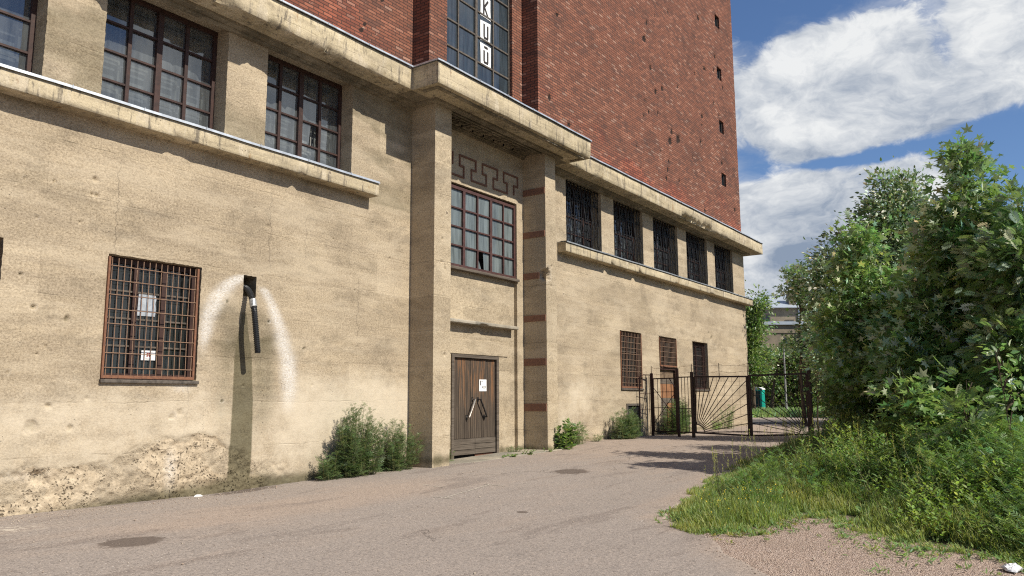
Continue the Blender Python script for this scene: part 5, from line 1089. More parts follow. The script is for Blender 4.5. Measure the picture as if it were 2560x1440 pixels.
# grass and meadow ----------------------------------------------------------
def in_view(x, y, m=150):
    d = np.stack([x, y+11.3, zg(x, y)+0.3], -1); f = d@FW; u = 1280+F_PX*(d@RT)/np.maximum(f, 0.1)
    return (f > 1) & (u > -m) & (u < 2560+m)
def hfield(x, y, g_):
    h = interp(g_, [(-1, 0.04), (0, 0.09), (0.3, 0.20), (0.8, 0.34), (1.6, 0.46), (3, 0.6)])
    h = h*interp(x, [(8, .8), (10, .9), (16, 1.0), (24, 0.9)]); 
    return h*(0.6+0.8*fbm(x*1.1, y*1.1, 3, 101))
def grass():
    parts = []
    # candidate points, denser near the camera
    N = 800000
    x = 7.5+rng.random(N)**1.7*19; y = -5+(-11)*rng.random(N)
    g_ = grassy(x, y); pr = rng.random(N)
    k = (g_ > 0.0) & in_view(x, y) & (pr < interp(g_, [(0, .55), (.25, 1), (1.2, .8), (2, .45), (6, .4)])) & (fbm(x*2.3, y*2.3, 3, 131) > interp(g_, [(0, .40), (.5, .2), (3, 0.15)]))
    k |= (g_ > -0.22) & (g_ <= 0) & in_view(x, y) & (fbm(x*3, y*3, 3, 111) > 0.58)
    x, y, g_ = x[k], y[k], g_[k]; n = len(x)
    h = hfield(x, y, g_)*(0.35+1.0*rng.random(n)**1.5)*(0.55+0.9*fbm(x*3.1, y*3.1, 3, 141)); z = zg(x, y)-0.02
    az = rng.random(n)*2*math.pi; wd = 0.0016+0.0026*rng.random(n)+0.0002*x; ln = 0.15+0.5*rng.random(n)
    la = az+rng.normal(0, 0.4, n); cw_ = fbm(x*1.7, y*1.7, 2, 171)*9; ld = np.stack([np.cos(la), np.sin(la), 0*la], 1)*0.8+np.stack([np.cos(cw_), np.sin(cw_), 0*cw_], 1)*0.35+np.array([0.05, 0.12, 0]); sd = np.stack([-np.sin(az), np.cos(az), 0*az], 1)
    base = np.stack([x, y, z], 1); V = np.zeros((n, 7, 3)); upv = np.array([0, 0, 1.0])
    for i, t in enumerate((0, 0.4, 0.75)):
        c = base+upv*(h*t*(1-0.15*t))[:, None]+ld*(h*ln*t**1.8)[:, None]; w_ = wd*(1-0.35*t)
        V[:, 2*i] = c-sd*w_[:, None]; V[:, 2*i+1] = c+sd*w_[:, None]
    V[:, 6] = base+upv*(h*(0.95-0.25*ln))[:, None]+ld*(h*ln)[:, None]
    tri = np.array([(0, 1, 3), (0, 3, 2), (2, 3, 5), (2, 5, 4), (4, 5, 6)])
    F = (tri[None]+(np.arange(n)*7)[:, None, None]).reshape(-1, 3)
    me = npmesh('grass', V.reshape(-1, 3), F)
    dry = (fbm(x*1.6+3, y*1.6, 3, 121)-0.42)*1.6*(rng.random(n) < 0.8)+(rng.random(n) < 0.07)*1.0
    dry = np.clip(dry, 0, 1)[:, None]; t = tints(n, 1.0, 0.25, 0.1)*(1-dry)+dry*np.array([1.75, 1.25, 1.3])
    bl = interp(g_, [(0, 1.15), (1.5, 0.95), (3, .85)])[:, None]; t = t*bl
    tt = np.repeat(t, 7, 0); setattr_col(me, 'tint', np.concatenate([tt, np.ones((len(tt), 1))], 1))
    tag(link('grass', me, M['grass']), 'long green grass spreading over the verge', 'grass', kind='stuff')
    print('grass blades', n)
grass()
def herbs():
    L = Leaves(); st = MB(); L2 = Leaves(); L3 = Leaves(); n0 = 0
    N = 26000; x = 8.3+rng.random(N)**1.35*16; y = -5.3-8.2*rng.random(N); g_ = grassy(x, y)
    dens = np.maximum(sstep(g_, 0.3, 1.5), 0.85*sstep(g_, 0.12, 0.4)*sstep(y, -9.3, -9.9))*interp(x, [(8, .8), (12, .75), (16, .5), (24, .4)])*(0.12+0.88*sstep(fbm(x*0.8, y*0.8, 3, 151)+0.10*(-8.2-y), 0.36, 0.56))
    k = (g_ > 0.12) & in_view(x, y, 80) & (rng.random(N) < dens); x, y, g_ = x[k], y[k], g_[k]
    rt = at(2300, 1000, 9)
    for xi, yi, gi in zip(x, y, g_):
        h = float(interp(np.array(gi), [(0.2, 0.22), (0.8, 0.42), (1.5, 0.72), (2.4, 1.0)]))*(0.7+0.5*rng.random())*float(interp(np.array(xi), [(8, .9), (12, 1.0), (18, .85), (24, .8)]))
        z = float(zg(np.array(xi), np.array(yi))); ln = rng.normal(0, 0.10, 2)+np.array([0.02, 0.07]); nl = int(h*38)
        t = 0.12+0.88*(np.arange(nl)+rng.random(nl)*0.5)/nl; c = np.stack([xi+ln[0]*t*t*h*2, yi+ln[1]*t*t*h*2, z+h*t], 1)
        az = np.arange(nl)*2.4+rng.random()*6; d = np.stack([np.cos(az), np.sin(az), 0.35+0.5*t], 1)
        yb = rng.random() < 0.25
        kd = fbm(np.array([xi*0.7+3]), np.array([yi*0.7]), 3, 161)[0]+rng.normal(0, 0.06)
        if kd < 0.42: LL, sc, bt = L2, 1.35, np.array([0.75, 0.85, 0.85])
        elif kd > 0.56: LL, sc, bt = L3, 0.75, np.array([1.1, 1.1, 0.9])
        else: LL, sc, bt = L, 1.25, np.array([1.0, 1.0, 1.0])
        LL.add(c, d, np.array([0, 0, 1.0])+rng.normal(0, .25, (nl, 3)), sc*(0.065+0.06*(1-t)*h+0.03*rng.random(nl)), bt*tints(nl, 1.0*(1+0.2*rng.normal()), 0.2, 0.1)*(np.array([1.3, 1.15, .9]) if yb else 1))
        st.tube([(xi, yi, z-0.02), (xi+ln[0]*0.25*h*2, yi+ln[1]*0.25*h*2, z+h*0.5), (xi+ln[0]*h*2, yi+ln[1]*h*2, z+h)], [0.005, 0.004, 0.002], 3, cap=False)
        n0 += 1
    o = L.build('tall_weeds', T_LANCE, M['herb']); tag(o, 'thick stand of tall leafy weeds on the verge under the trees', 'weeds', kind='stuff')
    L2.build('feathery_leaves', T_MUG, M['herb'], o); L3.build('oval_leaves', T_OVAL, M['herb'], o)
    s = st.build('stems', M['stem'], o)
    print('herbs', n0)
    # seed heads of grass standing above
    sh = Leaves(); q = MB()
    for _ in range(420):
        xi = rng.uniform(9.5, 20); yi = rng.uniform(-10, -6); gi = float(grassy(np.array([xi]), np.array([yi]))[0])
        if gi < 0.5: continue
        z = float(zg(np.array(xi), np.array(yi))); h = rng.uniform(0.55, 1.05)*min(1.0, 0.5+gi*0.4); tx, ty = rng.normal(0.05, .08), rng.normal(0.1, .08)
        q.tube([(xi, yi, z), (xi+tx*.3, yi+ty*.3, z+h*.6), (xi+tx, yi+ty, z+h)], [0.0035, 0.003, 0.002], 3, cap=False)
        m_ = 14; t = rng.random(m_)*0.14; c = np.stack([xi+tx+0*t, yi+ty+0*t, z+h-0.02+t], 1)
        sh.add(c, rng.normal(0, .5, (m_, 3))+np.array([0, 0, 1.2]), rng.normal(size=(m_, 3)), np.full(m_, 0.032), np.tile([2.0, 1.5, 1.6], (m_, 1)))
    o2 = sh.build('grass_seed_heads', T_LANCE, M['grass']); tag(o2, 'pale seed heads standing above the grass', 'seed heads', kind='stuff'); q.build('stems', M['stem'], o2)
    # yellow flowers
    f = Leaves(); n = 260; cx = rng.normal(10.6, .7, n); cy = rng.normal(-7.6, .35, n); kk = grassy(cx, cy) > 0.1; cx, cy = cx[kk], cy[kk]; n = len(cx)
    f.add(np.stack([cx, cy, zg(cx, cy)+0.12+0.22*rng.random(n)], 1), rng.normal(size=(n, 3)), np.array([0, 0, 1.0])+rng.normal(0, .3, (n, 3)), np.full(n, 0.022), np.tile([1, 1, 1.0], (n, 1)))
    fm = plain('yellow_petals', (0.75, 0.58, 0.04), 0.6, 0.3, 0, 0.1)
    tag(f.build('yellow_flowers', T_OVAL, fm), 'tiny yellow flowers dotting the front of the grass', 'flowers', kind='stuff')
herbs()
def wall_plant(name, label, cat, u, x, y, w, h, nst, size, tpl, mt, nleaf=46, base_t=1.0, droop=0.2, group=None, curl=True):
    z = float(zg(np.array(x), np.array(y))); root = empty(name, (x, y, z)); tag(root, label, cat, group)
    L = Leaves(); st = MB()
    for i in range(nst):
        fx = rng.uniform(-1, 1); bx = x+fx*w*0.62; by = y+rng.uniform(-0.14, 0.1); hh = h*(0.62+0.4*rng.random())*(1-0.32*abs(fx))
        tx = fx*w*0.38+rng.normal(0, 0.05); ty = rng.normal(-0.05, 0.09)
        zb = float(zg(np.array(bx), np.array(by)))
        P = [np.array([bx+tx*t**1.5, min(by+ty*t**1.5, -0.03), zb-0.02+hh*t]) for t in np.linspace(0, 1, 6)]
        if curl: P[-1] = P[-1]+np.array([rng.normal(0.04, .03), 0, -0.04])
        st.tube(P, [0.007, 0.006, 0.005, 0.004, 0.003, 0.002], 4, cap=False)
        Pa = np.array(P); nl = int(nleaf*(0.7+0.5*rng.random())); t = rng.random(nl)**0.8; ti = t*5; i0 = np.minimum(ti.astype(int), 4); fr = (ti-i0)[:, None]
        c = Pa[i0]*(1-fr)+Pa[i0+1]*fr; az = rng.random(nl)*2*math.pi; d = np.stack([np.cos(az), np.sin(az), 0.55-droop+0.4*t], 1)
        br = (0.08*(1-t)+0.02)[:, None]*rng.random((nl, 1))*w/0.5
        c = c+norm(d)*br; c[:, 1] = np.minimum(c[:, 1], -0.03)
        L.add(c, d, np.array([0, 0, 1.0])+rng.normal(0, .35, (nl, 3)), size*(1.15-0.65*t)*(0.7+0.5*rng.random(nl)), tints(nl, base_t, 0.2, 0.08))
    L.build('leaves', tpl, mt, root); st.build('stems', M['stem'], root)
wg = 'weeds growing along the foot of the wall'
wall_plant('mugwort_plant', 'largest bushy mugwort clump left of the porch', 'weed', 0, 10.70, -0.26, 0.66, 1.48, 54, 0.135, T_MUG, M['weed'], 60, group=wg)
wall_plant('mugwort_plant', 'bushy mugwort clump against the left pilaster', 'weed', 0, 11.85, -0.26, 0.42, 1.18, 32, 0.13, T_MUG, M['weed'], 50, group=wg)
wall_plant('mugwort_plant', 'low mugwort tuft at the left foot of the largest clump', 'weed', 0, 10.05, -0.22, 0.28, 0.62, 18, 0.12, T_MUG, M['weed'], 34, group=wg)
wall_plant('goutweed_plant', 'broad leaved bright plant at the foot of the right pilaster', 'weed', 0, 17.35, -0.78, 0.3, 0.85, 22, 0.17, T_OVAL, M['herb'], 26, 0.95, group=wg)
wall_plant('mugwort_plant', 'thin straggling weed right of the broad leaved plant', 'weed', 0, 18.6, -0.4, 0.42, 0.75, 18, 0.12, T_MUG, M['weed'], 34, 1.1, group=wg)
wall_plant('mugwort_plant', 'round mugwort bush before the cellar window', 'weed', 0, 21.5, -0.42, 0.72, 1.0, 44, 0.15, T_MUG, M['weed'], 52, group=wg)
wall_plant('mugwort_plant', 'tall grey green weed behind the small gate', 'weed', 0, 25.2, -0.45, 0.95, 1.35, 54, 0.17, T_MUG, M['weed'], 50, 1.1, group=wg)
wall_plant('mugwort_plant', 'weed tuft by the wall seen through the sunburst gate', 'weed', 0, 30.0, -0.4, 0.5, 1.1, 16, 0.11, T_MUG, M['weed'], 40, 1.2, group=wg)
wall_plant('mugwort_plant', 'low pale grass tuft by the wall through the sunburst gate', 'weed', 0, 28.7, -0.45, 0.5, 0.5, 12, 0.1, T_LANCE, M['herb'], 30, 1.3, group=wg)
wall_plant('mugwort_plant', 'sparse stalks at the wall between the round bush and the straggling weed', 'weed', 0, 20.0, -0.25, 0.35, 0.35, 7, 0.09, T_MUG, M['weed'], 20, 1.1, group=wg)
wall_plant('mugwort_plant', 'small weed rooted between door frame and left pilaster', 'weed', 0, 13.55, -0.05, 0.16, 0.42, 7, 0.07, T_MUG, M['weed'], 24, group=wg)
wall_plant('mugwort_plant', 'small weed on the step right of the door', 'weed', 0, 16.0, -0.12, 0.22, 0.26, 8, 0.07, T_MUG, M['weed'], 24, group=wg)
wall_plant('step_weed', 'flat weed tuft on the front edge of the door step', 'weed', 0, 15.0, -0.72, 0.28, 0.12, 10, 0.06, T_OVAL, M['herb'], 16, 1.1, group=wg, curl=False)
wall_plant('step_weed', 'little green tuft right of the flat weed on the step', 'weed', 0, 15.65, -0.75, 0.12, 0.2, 6, 0.06, T_OVAL, M['herb'], 16, group=wg, curl=False)
wall_plant('step_weed', 'tiny weed at the right end of the door step', 'weed', 0, 16.55, -0.8, 0.08, 0.17, 4, 0.06, T_OVAL, M['herb'], 14, group=wg, curl=False)
# low tufts in the gravel: stuff
def tufts():
    L = Leaves()
    for (u, v, r, n) in [(2110, 1320, .12, 60), (2230, 1370, .3, 130), (2130, 1340, .15, 50), (2290, 1385, .2, 60), (2060, 1290, .15, 60), (1785, 1325, .12, 90), (1815, 1330, .1, 50), (1910, 1330, .08, 25), (2200, 1420, .1, 20), (2420, 1350, .3, 120), (2520, 1385, .22, 160), (2380, 1345, .2, 90), (2330, 1375, .3, 40), (2250, 1345, .25, 60)]:
        d = FW+(u-1280)/F_PX*RT-(v-720)/F_PX*UP; p = CAMP+d*(-1.5/d[2]); c = np.stack([rng.normal(p[0], r, n), rng.normal(p[1], r*0.8, n)], 1)
        z = zg(c[:, 0], c[:, 1])+0.012*rng.random(n); az = rng.random(n)*6.28
        L.add(np.stack([c[:, 0], c[:, 1], z], 1), np.stack([np.cos(az), np.sin(az), 0.25+0.9*rng.random(n)], 1), np.array([0, 0, 1.0])+rng.normal(0, .3, (n, 3)), 0.05+0.06*rng.random(n), tints(n, 1.1))
    n = 5200; x = 8.2+5*rng.random(n); y = -6.4-5.0*rng.random(n); g_ = grassy(x, y); k = (g_ < 0.05) & (g_ > -0.75) & (y < edge(x)+0.06) & (rng.random(n) < interp(g_, [(-0.75, .04), (-0.3, .22), (0, .8)])) & (fbm(x*3.3, y*3.3, 3, 231) > 0.44); x, y = x[k], y[k]
    for xi, yi in zip(x, y):
        q = 9; az = rng.random(q)*6.28; c = np.stack([xi+rng.normal(0, .018, q), yi+rng.normal(0, .018, q), np.full(q, float(zg(xi, yi)))], 1)
        L.add(c, np.stack([np.cos(az), np.sin(az), 0.3+1.4*rng.random(q)], 1), np.array([0, 0, 1.0])+rng.normal(0, .3, (q, 3)), 0.03+0.06*rng.random(q), tints(q, 1.0)*(np.array([1.6, 1.15, 1.0]) if rng.random() < 0.25 else 1))
    tag(L.build('gravel_weeds', T_LANCE, M['herb']), 'sparse low weeds creeping into the gravel', 'weeds', kind='stuff')
    # broad pale dock leaves at the grass edge
    L = Leaves()
    for (u, v, n) in [(2185, 1265, 10), (2160, 1290, 8), (2500, 1360, 20), (2340, 1290, 10)]:
        d = FW+(u-1280)/F_PX*RT-(v-720)/F_PX*UP; p = CAMP+d*(-1.47/d[2]); az = rng.random(n)*6.28
        L.add(np.tile([p[0], p[1], float(zg(p[0], p[1]))+0.02], (n, 1)), np.stack([np.cos(az), np.sin(az), 0.5+0.9*rng.random(n)], 1), np.array([0, 0, 1.0])+rng.normal(0, .3, (n, 3)), 0.09+0.09*rng.random(n), tints(n, 1.2))
    tag(L.build('dock_leaves', T_OVAL, M['herb']), 'broad pale dock leaves at the front edge of the weeds', 'weeds', kind='stuff')
tufts()
def pebbles():
    V0 = np.array([(1, 0, 0), (-1, 0, 0), (0, 1, 0), (0, -1, 0), (0, 0, .7), (0, 0, -.7)]); F0 = [(0, 2, 4), (2, 1, 4), (1, 3, 4), (3, 0, 4), (2, 0, 5), (1, 2, 5), (3, 1, 5), (0, 3, 5)]
    n = 5200; x = np.concatenate([rng.uniform(6, 11.2, n), rng.uniform(2.5, 20, 900), rng.uniform(3.5, 9, 1500)]); y = np.concatenate([rng.uniform(-11.6, -7.6, n), rng.uniform(-7, -0.1, 900), -0.08-np.abs(rng.normal(0, 0.55, 1500))])
    n = len(x); k = (grassy(x, y) < 0.1) & ((y < edge(x)+0.25) | (np.arange(n) >= 5200)) & (y < -0.08); x, y = x[k], y[k]; n = len(x)
    s = (0.004+0.007*rng.random(n)**2.5); s = np.where(rng.random(n) < 0.02, s*2.2, s)
    a = rng.random(n)*6.28; ca, sa = np.cos(a), np.sin(a); V = V0[None]*(0.7+0.6*rng.random((n, 6, 1)))
    X = (V[..., 0]*ca[:, None]-V[..., 1]*sa[:, None])*s[:, None]+x[:, None]; Y = (V[..., 0]*sa[:, None]+V[..., 1]*ca[:, None])*s[:, None]*0.8+y[:, None]; Z = V[..., 2]*s[:, None]+zg(x, y)[:, None]+0.006+0.3*s[:, None]
    F = (np.array(F0)[None]+(np.arange(n)*6)[:, None, None]).reshape(-1, 3)
    tag(link('pebbles', npmesh('pebbles', np.stack([X, Y, Z], -1).reshape(-1, 3), F), M['stone']), 'loose pebbles and plaster crumbs scattered on the ground', 'pebbles', kind='stuff')
pebbles()

# ------------------------------------------------------------------ gate and fence
gA, gB, gC, gD, gE = [np.array(p) for p in ((23.88, -0.18), (23.55, -1.22), (23.33, -1.79), (23.52, -3.48), (23.72, -5.2))]
def g3(p, z): return (float(p[0]), float(p[1]), z)
zt, zb = 0.70, -1.02
def post(name, p, z1, w, label, grp='oxblood steel posts of the gate'):
    o = empty(name, g3(p, -1.2)); tag(o, label, 'post', grp)
    q = MB(); x, y = p; q.box(x-w/2, x+w/2, y-w/2, y+w/2, -1.25, z1); q.build('shaft', M['gate'], o, bevel=0.006)
    MB().box(x-w/2-.004, x+w/2+.004, y-w/2-.004, y+w/2+.004, z1, z1+.008).build('cap', M['gate'], o)
    return o
post('gate_post', gB, 0.98, 0.075, 'thick steel post between the small gate and the narrow railing')
post('gate_post', gC, 0.84, 0.085, 'thick steel post carrying the left sunburst gate leaf')
post('gate_post', gE, 0.86, 0.10, 'thick steel post at the right end of the gate in the bushes')
def lerp(a, b, t): return a*(1-t)+b*t
def rail(mb, a, b, za, zb_, w=0.035): mb.bar(g3(a, za), g3(b, zb_), w)
def fence():
    o = empty('fence_panel', g3(gA, -1.15)); tag(o, 'narrow railing with thin rods between wall and small gate', 'railing')
    w0 = np.array([23.95, -0.02]); m_ = MB(); m_.box(gA[0]-.04, gA[0]+.04, gA[1]-.04, gA[1]+.04, -1.25, 0.86); m_.build('post', M['gate'], o)
    q = MB(); 
    for t in (0.3, 0.75): p = lerp(w0, gA, t); q.bar(g3(p, -1.1), g3(p, 0.78), 0.014)
    p = w0+np.array([0.0, 0.0]); q.bar((23.4, -0.12, 0.80), (23.88, -0.18, 0.80), 0.03)
    q.bar((23.05, -0.10, 0.72), (23.4, -0.12, 0.80), 0.02); q.bar((23.1, -0.1, -1.1), (23.15, -0.1, 0.72), 0.03)
    for z_ in (0.2, -0.3): q.bar((23.1, -0.1, z_), (23.88, -0.18, z_), 0.014)
    q.bar((23.5, -.13, -1.1), (23.52, -.13, .8), 0.014)
    q.build('rods', M['gate'], o)
    # small gate
    o = empty('wicket_gate', g3(gB, -1.1)); tag(o, 'small steel gate with crossed rods next to the wall', 'gate')
    a, b = lerp(gA, gB, 0.06), lerp(gA, gB, 0.93); f = MB()
    rail(f, a, b, zt-0.02, zt-0.02); rail(f, a, b, -1.0, -1.0); rail(f, a, a, -1.0, zt-0.02); rail(f, b, b, -1.0, zt-0.02); f.build('gate_frame', M['gate'], o)
    q = MB()
    for t in (0.2, 0.4, 0.6, 0.8): p = lerp(a, b, t); q.bar(g3(p, -1.0), g3(p, zt-0.02), 0.014)
    for z_ in (-0.25, 0.25): rail(q, a, b, z_, z_, 0.018)
    rail(q, a, b, 0.4, -0.6, 0.016); rail(q, b, a, 0.25, -0.75, 0.016); rail(q, lerp(a, b, .7), b, zt, 0.35, 0.018)
    q.build('rods', M['gate'], o)
    # narrow fixed railing
    o = empty('fence_panel', g3(lerp(gB, gC, .5), -1.1)); tag(o, 'narrow fixed steel railing between the two thick posts', 'railing')
    f = MB(); rail(f, lerp(gB, gC, .08), lerp(gB, gC, .92), zt, zt); rail(f, lerp(gB, gC, .08), lerp(gB, gC, .92), -1.0, -1.0); rail(f, lerp(gB, gC, .08), lerp(gB, gC, .92), -0.27, -0.27, 0.02); f.build('rails', M['gate'], o)
    q = MB()
    for t in (0.28, 0.5, 0.72): p = lerp(gB, gC, t); q.bar(g3(p, -1.0), g3(p, zt), 0.014)
    q.build('rods', M['gate'], o)
fence()
def leafgate(hinge, free, label, top):
    o = empty('gate_leaf', g3(hinge, -1.1)); tag(o, label, 'gate', 'sunburst gate leaves')
    a, b = lerp(hinge, free, 0.045), lerp(hinge, free, 0.985); L = np.linalg.norm(b-a); z0 = -1.02
    f = MB(); rail(f, a, b, top, top-0.02, 0.048); rail(f, a, b, z0+0.02, z0-0.04, 0.048); f.bar(g3(a, z0), g3(a, top), 0.04); f.bar(g3(b, z0-0.06), g3(b, top), 0.06); f.build('gate_frame', M['gate'], o)
    r0 = 0.27; q = MB(); H = top-z0
    angs = [4, 12, 21, 30, 38, 45.5, 52, 58.5, 65, 71, 77, 83, 88]
    for i, an in enumerate(angs):
        c, s = math.cos(rad(an)), math.sin(rad(an)); t = min(L/c if c > 1e-6 else 9, H/s if s > 1e-6 else 9)
        p0 = lerp(a, b, r0*c/L); p1 = lerp(a, b, min(t*c/L, 1)); q.bar(g3(p0, z0+r0*s), g3(p1, z0+t*s-0.02), 0.020)
    q.build('ray_rods', M['gate'], o)
    ar = MB(); P = [g3(lerp(a, b, r0*math.cos(rad(t))/L), z0+0.0+r0*math.sin(rad(t))) for t in range(0, 91, 10)]; ar.tube(P, 0.013, 6); ar.build('sun_arc', M['gate'], o)
    wm = MB()
    for k in range(1, 7): p = lerp(a, b, k/7); wm.bar(g3(p, z0), g3(p, top), 0.0045)
    for k in range(1, 6): z_ = z0+H*k/6; wm.bar(g3(a, z_), g3(b, z_), 0.0045)
    wm.build('wire_mesh', M['rustbar'], o)
    return o
leafgate(gC, gD, 'left sunburst gate leaf with rods fanning from its lower left corner', zt)
leafgate(gE, gD+np.array([0.0, -0.02]), 'right sunburst gate leaf with rods fanning from its lower right corner', zt+0.03)
def barb():
    o = empty('barbed_wire', g3(gC, 0.7)); tag(o, 'strands of barbed wire on thin uprights above the gate', 'barbed wire')
    ps = [gA, lerp(gA, gB, .5), gC, lerp(gC, gD, .5), gD, lerp(gD, gE, .5), gE]; q = MB()
    for p in ps: MB().bar(g3(p, 0.66), g3(p, 1.1), 0.016).build('upright', M['gate'], o)
    w = MB()
    for z_ in (0.86, 1.06):
        for a, b in zip(ps[:-1], ps[1:]):
            P = [g3(lerp(a, b, t), z_-0.05*math.sin(math.pi*t)+0.01*rng.normal()) for t in np.linspace(0, 1, 6)]; w.tube(P, 0.004, 4, cap=False)
            for t in np.linspace(0.1, 0.9, 6): p = lerp(a, b, t); zz = z_-0.05*math.sin(math.pi*t); w.bar((p[0]-.012, p[1]-.015, zz-.02), (p[0]+.012, p[1]+.015, zz+.02), 0.004)
    w.build('wire', M['rustbar'], o)
barb()

# ------------------------------------------------------------------ far things
def cabin():
    p = at(1896, 1027, 77); bx, by = float(p[0]), float(p[1]); z0 = -1.15
    o = empty('portable_toilet', (bx, by, z0)); tag(o, 'green portable toilet cabin with a white roof beyond the gate', 'toilet')
    ang = rad(YAW)
    c, s = math.cos(-0.55), math.sin(-0.55)
    def T(l, d, z):        # l across the view, d away
        h = np.array([RT[0], RT[1]]); k = np.array([FW[0], FW[1]]); l2 = l*c-d*s; d2 = l*s+d*c
        q = np.array([bx, by])+h*l2+k*d2; return (float(q[0]), float(q[1]), z0+z)
    def bx_(l0, l1, d0, d1, a, b, name, mt, par):
        m_ = MB(); V = [T(l, d, z) for z in (a, b) for d in (d0, d1) for l in (l0, l1)]; m_.v = V; m_.f = [(0, 2, 3, 1), (4, 5, 7, 6), (0, 1, 5, 4), (2, 6, 7, 3), (0, 4, 6, 2), (1, 3, 7, 5)]
        return m_.build(name, mt, par)
    bx_(-0.55, 0.55, -0.55, 0.55, 0, 2.1, 'cabin_body', M['teal'], o)
    bx_(-0.45, 0.38, -0.575, -0.555, 0.1, 1.95, 'door', M['teal_dark'], o)  # dark panel painted as the shade inside the open doorway
    for k in range(4): bx_(0.555, 0.575, -0.42+k*0.24, -0.34+k*0.24, 0.15, 1.7, 'rib', M['teal'], o)
    m_ = MB(); pr = [(-0.62, 2.1), (-0.6, 2.2), (-0.35, 2.3), (0, 2.34), (0.35, 2.3), (0.6, 2.2), (0.62, 2.1)]
    A = [T(l, -0.62, z) for l, z in pr]; B = [T(l, 0.62, z) for l, z in pr]
    m_.v = A+B; n = len(pr); m_.f = [tuple(range(n)), tuple(range(2*n-1, n-1, -1))]+[(i, n+i, n+(i+1) % n, (i+1) % n) for i in range(n)]; m_.build('roof', M['white'], o)
cabin()
def pole():
    a = at(1967, 1040, 60); b = at(1959, 868, 60); o = MB().tube([tuple(a-np.array([0, 0, .2])), tuple((a+b)/2), tuple(b)], [0.085, 0.07, 0.05], 8).build('leaning_pole', plain('pale_grey_pole', (0.42, 0.42, 0.40), 0.7, 0.3))
    tag(o, 'thin pale leaning pole beyond the gate', 'pole')
    MB().box(b[0]-.07, b[0]+.07, b[1]-.07, b[1]+.07, b[2], b[2]+.05).build('cap', M['steel'], o)
pole()
def far_house():
    D0 = 96.0; H = np.array([RT[0], RT[1], 0]); H /= np.linalg.norm(H); K = np.array([FW[0], FW[1], 0]); K /= np.linalg.norm(K)
    o0 = at(1905, 900, D0); o0[2] = -1.2; o = empty('grey_building', tuple(o0)); tag(o, 'grey plastered building with a tin roof half hidden behind the trees', 'building')
    def px(u): return (u-1905)*D0/F_PX/math.cos(0.0)
    def hz(v): return float(at(1950, v, D0)[2])
    def bxx(l0, l1, d0, d1, z0, z1, name, mt, par=o):
        m_ = MB(); m_.v = [tuple(o0*np.array([1, 1, 0])+H*l+K*d+np.array([0, 0, z])) for z in (z0, z1) for d in (d0, d1) for l in (l0, l1)]
        m_.f = [(0, 2, 3, 1), (4, 5, 7, 6), (0, 1, 5, 4), (2, 6, 7, 3), (0, 4, 6, 2), (1, 3, 7, 5)]; return m_.build(name, mt, par)
    bxx(px(1880), px(2180), 0, 8, -1.3, hz(768), 'wall', M['farwall'])
    m_ = MB(); e = hz(768); r = hz(730); pts = [(-0.6, e), (3.5, r), (8.6, e)]
    B = lambda l, d, z: tuple(o0*np.array([1, 1, 0])+H*l+K*d+np.array([0, 0, z]))
    l0, l1 = px(1878), px(2190); m_.v = [B(l0, d, z) for d, z in pts]+[B(l1, d, z) for d, z in pts]; m_.f = [(0, 3, 4, 1), (1, 4, 5, 2), (0, 1, 2), (3, 5, 4), (0, 2, 5, 3)]; rf = m_.build('roof', M['farroof'], o)
    bxx(px(1984), px(2001), 0.4, 1.4, hz(772), hz(722), 'chimney', M['farwall'], rf)
    def win(u0, u1, v0, v1, d=-0.06):
        w = bxx(px(u0), px(u1), d, -0.005, hz(v1), hz(v0), 'window', M['frame_grey']); bxx(px(u0)+.12, (px(u0)+px(u1))/2-.05, d-0.02, d-0.002, hz(v1)+.12, hz(v0)-.12, 'pane', M['glass_low'], w); bxx((px(u0)+px(u1))/2+.05, px(u1)-.12, d-0.02, d-0.002, hz(v1)+.12, hz(v0)-.12, 'pane', M['glass_low'], w)
    win(1905, 1931, 786, 806); win(1968, 1990, 798, 806)
    bxx(px(1878), px(2042), -2.6, -0.002, hz(836), hz(816), 'lower_storey_front', M['farwall'])
    bxx(px(1878), px(2045), -2.9, -0.003, hz(816)+.002, hz(808), 'lower_roof', M['farroof'])
    bxx(px(1878), px(2042), -2.5, -0.004, -1.25, hz(836)-.002, 'lower_wall', M['farwall'])
    w = bxx(px(1940), px(1953), -2.56, -2.502, hz(862), hz(846), 'window', M['frame_grey']); bxx(px(1942), px(1951), -2.58, -2.562, hz(860), hz(848), 'pane', M['glass_low'], w)
    bxx(px(2001), px(2005), -0.2, -0.006, hz(810), hz(765), 'downpipe', M['flash'])
far_house()
def wire():
    a = at(1872, 734, 60); b = at(1990, 731, 90); o = MB().tube([tuple(a*(1-t)+b*t-np.array([0, 0, 0.25*math.sin(math.pi*t)])) for t in np.linspace(0, 1, 8)], 0.022, 4).build('overhead_wire', M['black_iron'])
    tag(o, 'thin dark overhead wire between the factory corner and the grey building', 'wire')
wire()
def farverge():
    L = Leaves(); n = 9000; u = rng.uniform(1868, 2140, n); dep = rng.uniform(46, 76, n)
    c = np.array([at(a, 1030, b) for a, b in zip(u, dep)]); c[:, 2] = -1.15
    L.add(c, rng.normal(0, .4, (n, 3))+np.array([0, 0, 1.0]), rng.normal(size=(n, 3)), 0.25+0.3*rng.random(n), tints(n, 1.1))
    tag(L.build('far_grass', T_LANCE, M['herb']), 'strip of grass before the toilet cabin beyond the gate', 'grass', kind='stuff')
    X, Y = np.meshgrid(np.linspace(36.2, 42, 10), np.linspace(-18, 30, 20), indexing='ij')
    tag(sheet('cross_road', X, Y, zg(X, Y)+0.02, plain('dark_road', (0.13, 0.115, 0.105), 0.9, 0.15, 0, 0.2, 2), None), kind='structure')
    # small shrub and grass at the gate foot
farverge()
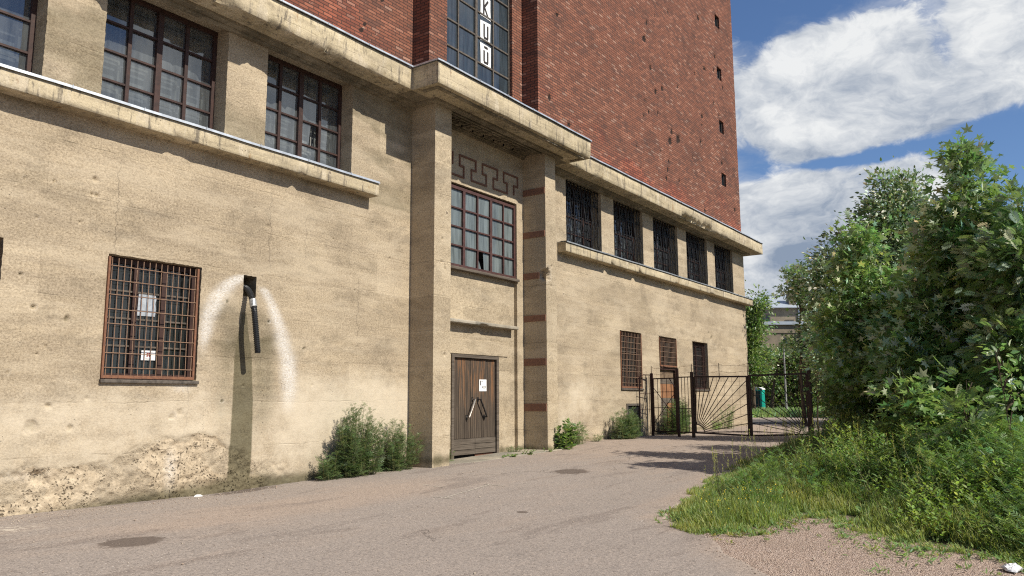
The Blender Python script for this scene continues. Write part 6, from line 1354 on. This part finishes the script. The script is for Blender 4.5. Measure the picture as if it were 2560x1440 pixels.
# small litter
def litter():
    d = FW+(2530-1280)/F_PX*RT-(1420-720)/F_PX*UP; p = CAMP+d*(-1.5/d[2]); n = 14
    th = np.linspace(0, 2*math.pi, n, endpoint=False); V = []; F = []
    for k, (r, h) in enumerate(((1.0, 0.0), (0.9, .4), (.55, .85), (.2, .7))):
        for i, t in enumerate(th): V.append((p[0]+0.10*r*math.cos(t)*(1+0.3*rng.normal()*.6), p[1]+0.085*r*math.sin(t)*(1+.2*rng.normal()), float(zg(p[0], p[1]))+0.004+0.05*h*(0.6+0.7*rng.random())))
    for k in range(3):
        for i in range(n): j = (i+1) % n; F.append((k*n+i, k*n+j, (k+1)*n+j, (k+1)*n+i))
    V.append((p[0], p[1], float(zg(p[0], p[1]))+0.035)); F += [(3*n+i, 3*n+(i+1) % n, len(V)-1) for i in range(n)]
    me = bpy.data.meshes.new('plastic_bag'); me.from_pydata(V, [], F); me.update(); tag(link('plastic_bag', me, M['bag']), 'crumpled white plastic bag lying in the gravel', 'litter')
    for (u, v, sx, lab) in ((484, 1243, .07, 'white lump of plaster lying at the foot of the wall'), (1090, 1166, 0.04, 'small pale plaster crumb beside the left pilaster')):
        d = FW+(u-1280)/F_PX*RT-(v-720)/F_PX*UP; q = CAMP+d*(-1.45/d[2]); q[1] = min(q[1], -0.1) if u < 900 else q[1]
        if u < 900: q = np.array([7.5, -0.12, 0])
        m_ = MB(); m_.tube([(q[0]-sx, q[1], float(zg(q[0], q[1]))+.01), (q[0]-sx*.4, q[1], float(zg(q[0], q[1]))+.018), (q[0]+sx*.5, q[1]-.01, float(zg(q[0], q[1]))+.015), (q[0]+sx, q[1]-.01, float(zg(q[0], q[1]))+.008)], [.006, .022, .02, .006], 7)
        tag(m_.build('plaster_lump', M['white']), lab, 'rubble')
    ch = empty('chalk_line', (10.2, -3.2, -1.4)); tag(ch, 'faint white paint lines on the asphalt before the porch', 'marking')
    def ln(a, b, nm='painted_line'):
        P = np.array([np.array(a)*(1-t)+np.array(b)*t+rng.normal(0, .012, 2) for t in np.linspace(0, 1, 12)]); dd = norm(np.array([b[0]-a[0], b[1]-a[1]], float)[None])[0]; s = np.array([-dd[1], dd[0]])*0.012; m_ = MB()
        for i in range(11): m_.poly([(*(P[i]-s), 0), (*(P[i]+s), 0), (*(P[i+1]+s), 0), (*(P[i+1]-s), 0)])
        m_.v = [(x, y, float(zg(x, y))+0.009) for x, y, z in m_.v]; m_.build(nm, M['chalk'], ch)
    ln((9.45, -3.22), (9.5, -3.6)); ln((9.5, -3.4), (11.04, -3.12)); ln((11.05, -3.0), (11.06, -3.42)); ln((10.37, -2.19), (10.38, -2.33)); ln((10.32, -2.48), (10.31, -2.69))
litter()
print('objects', len(bpy.data.objects))
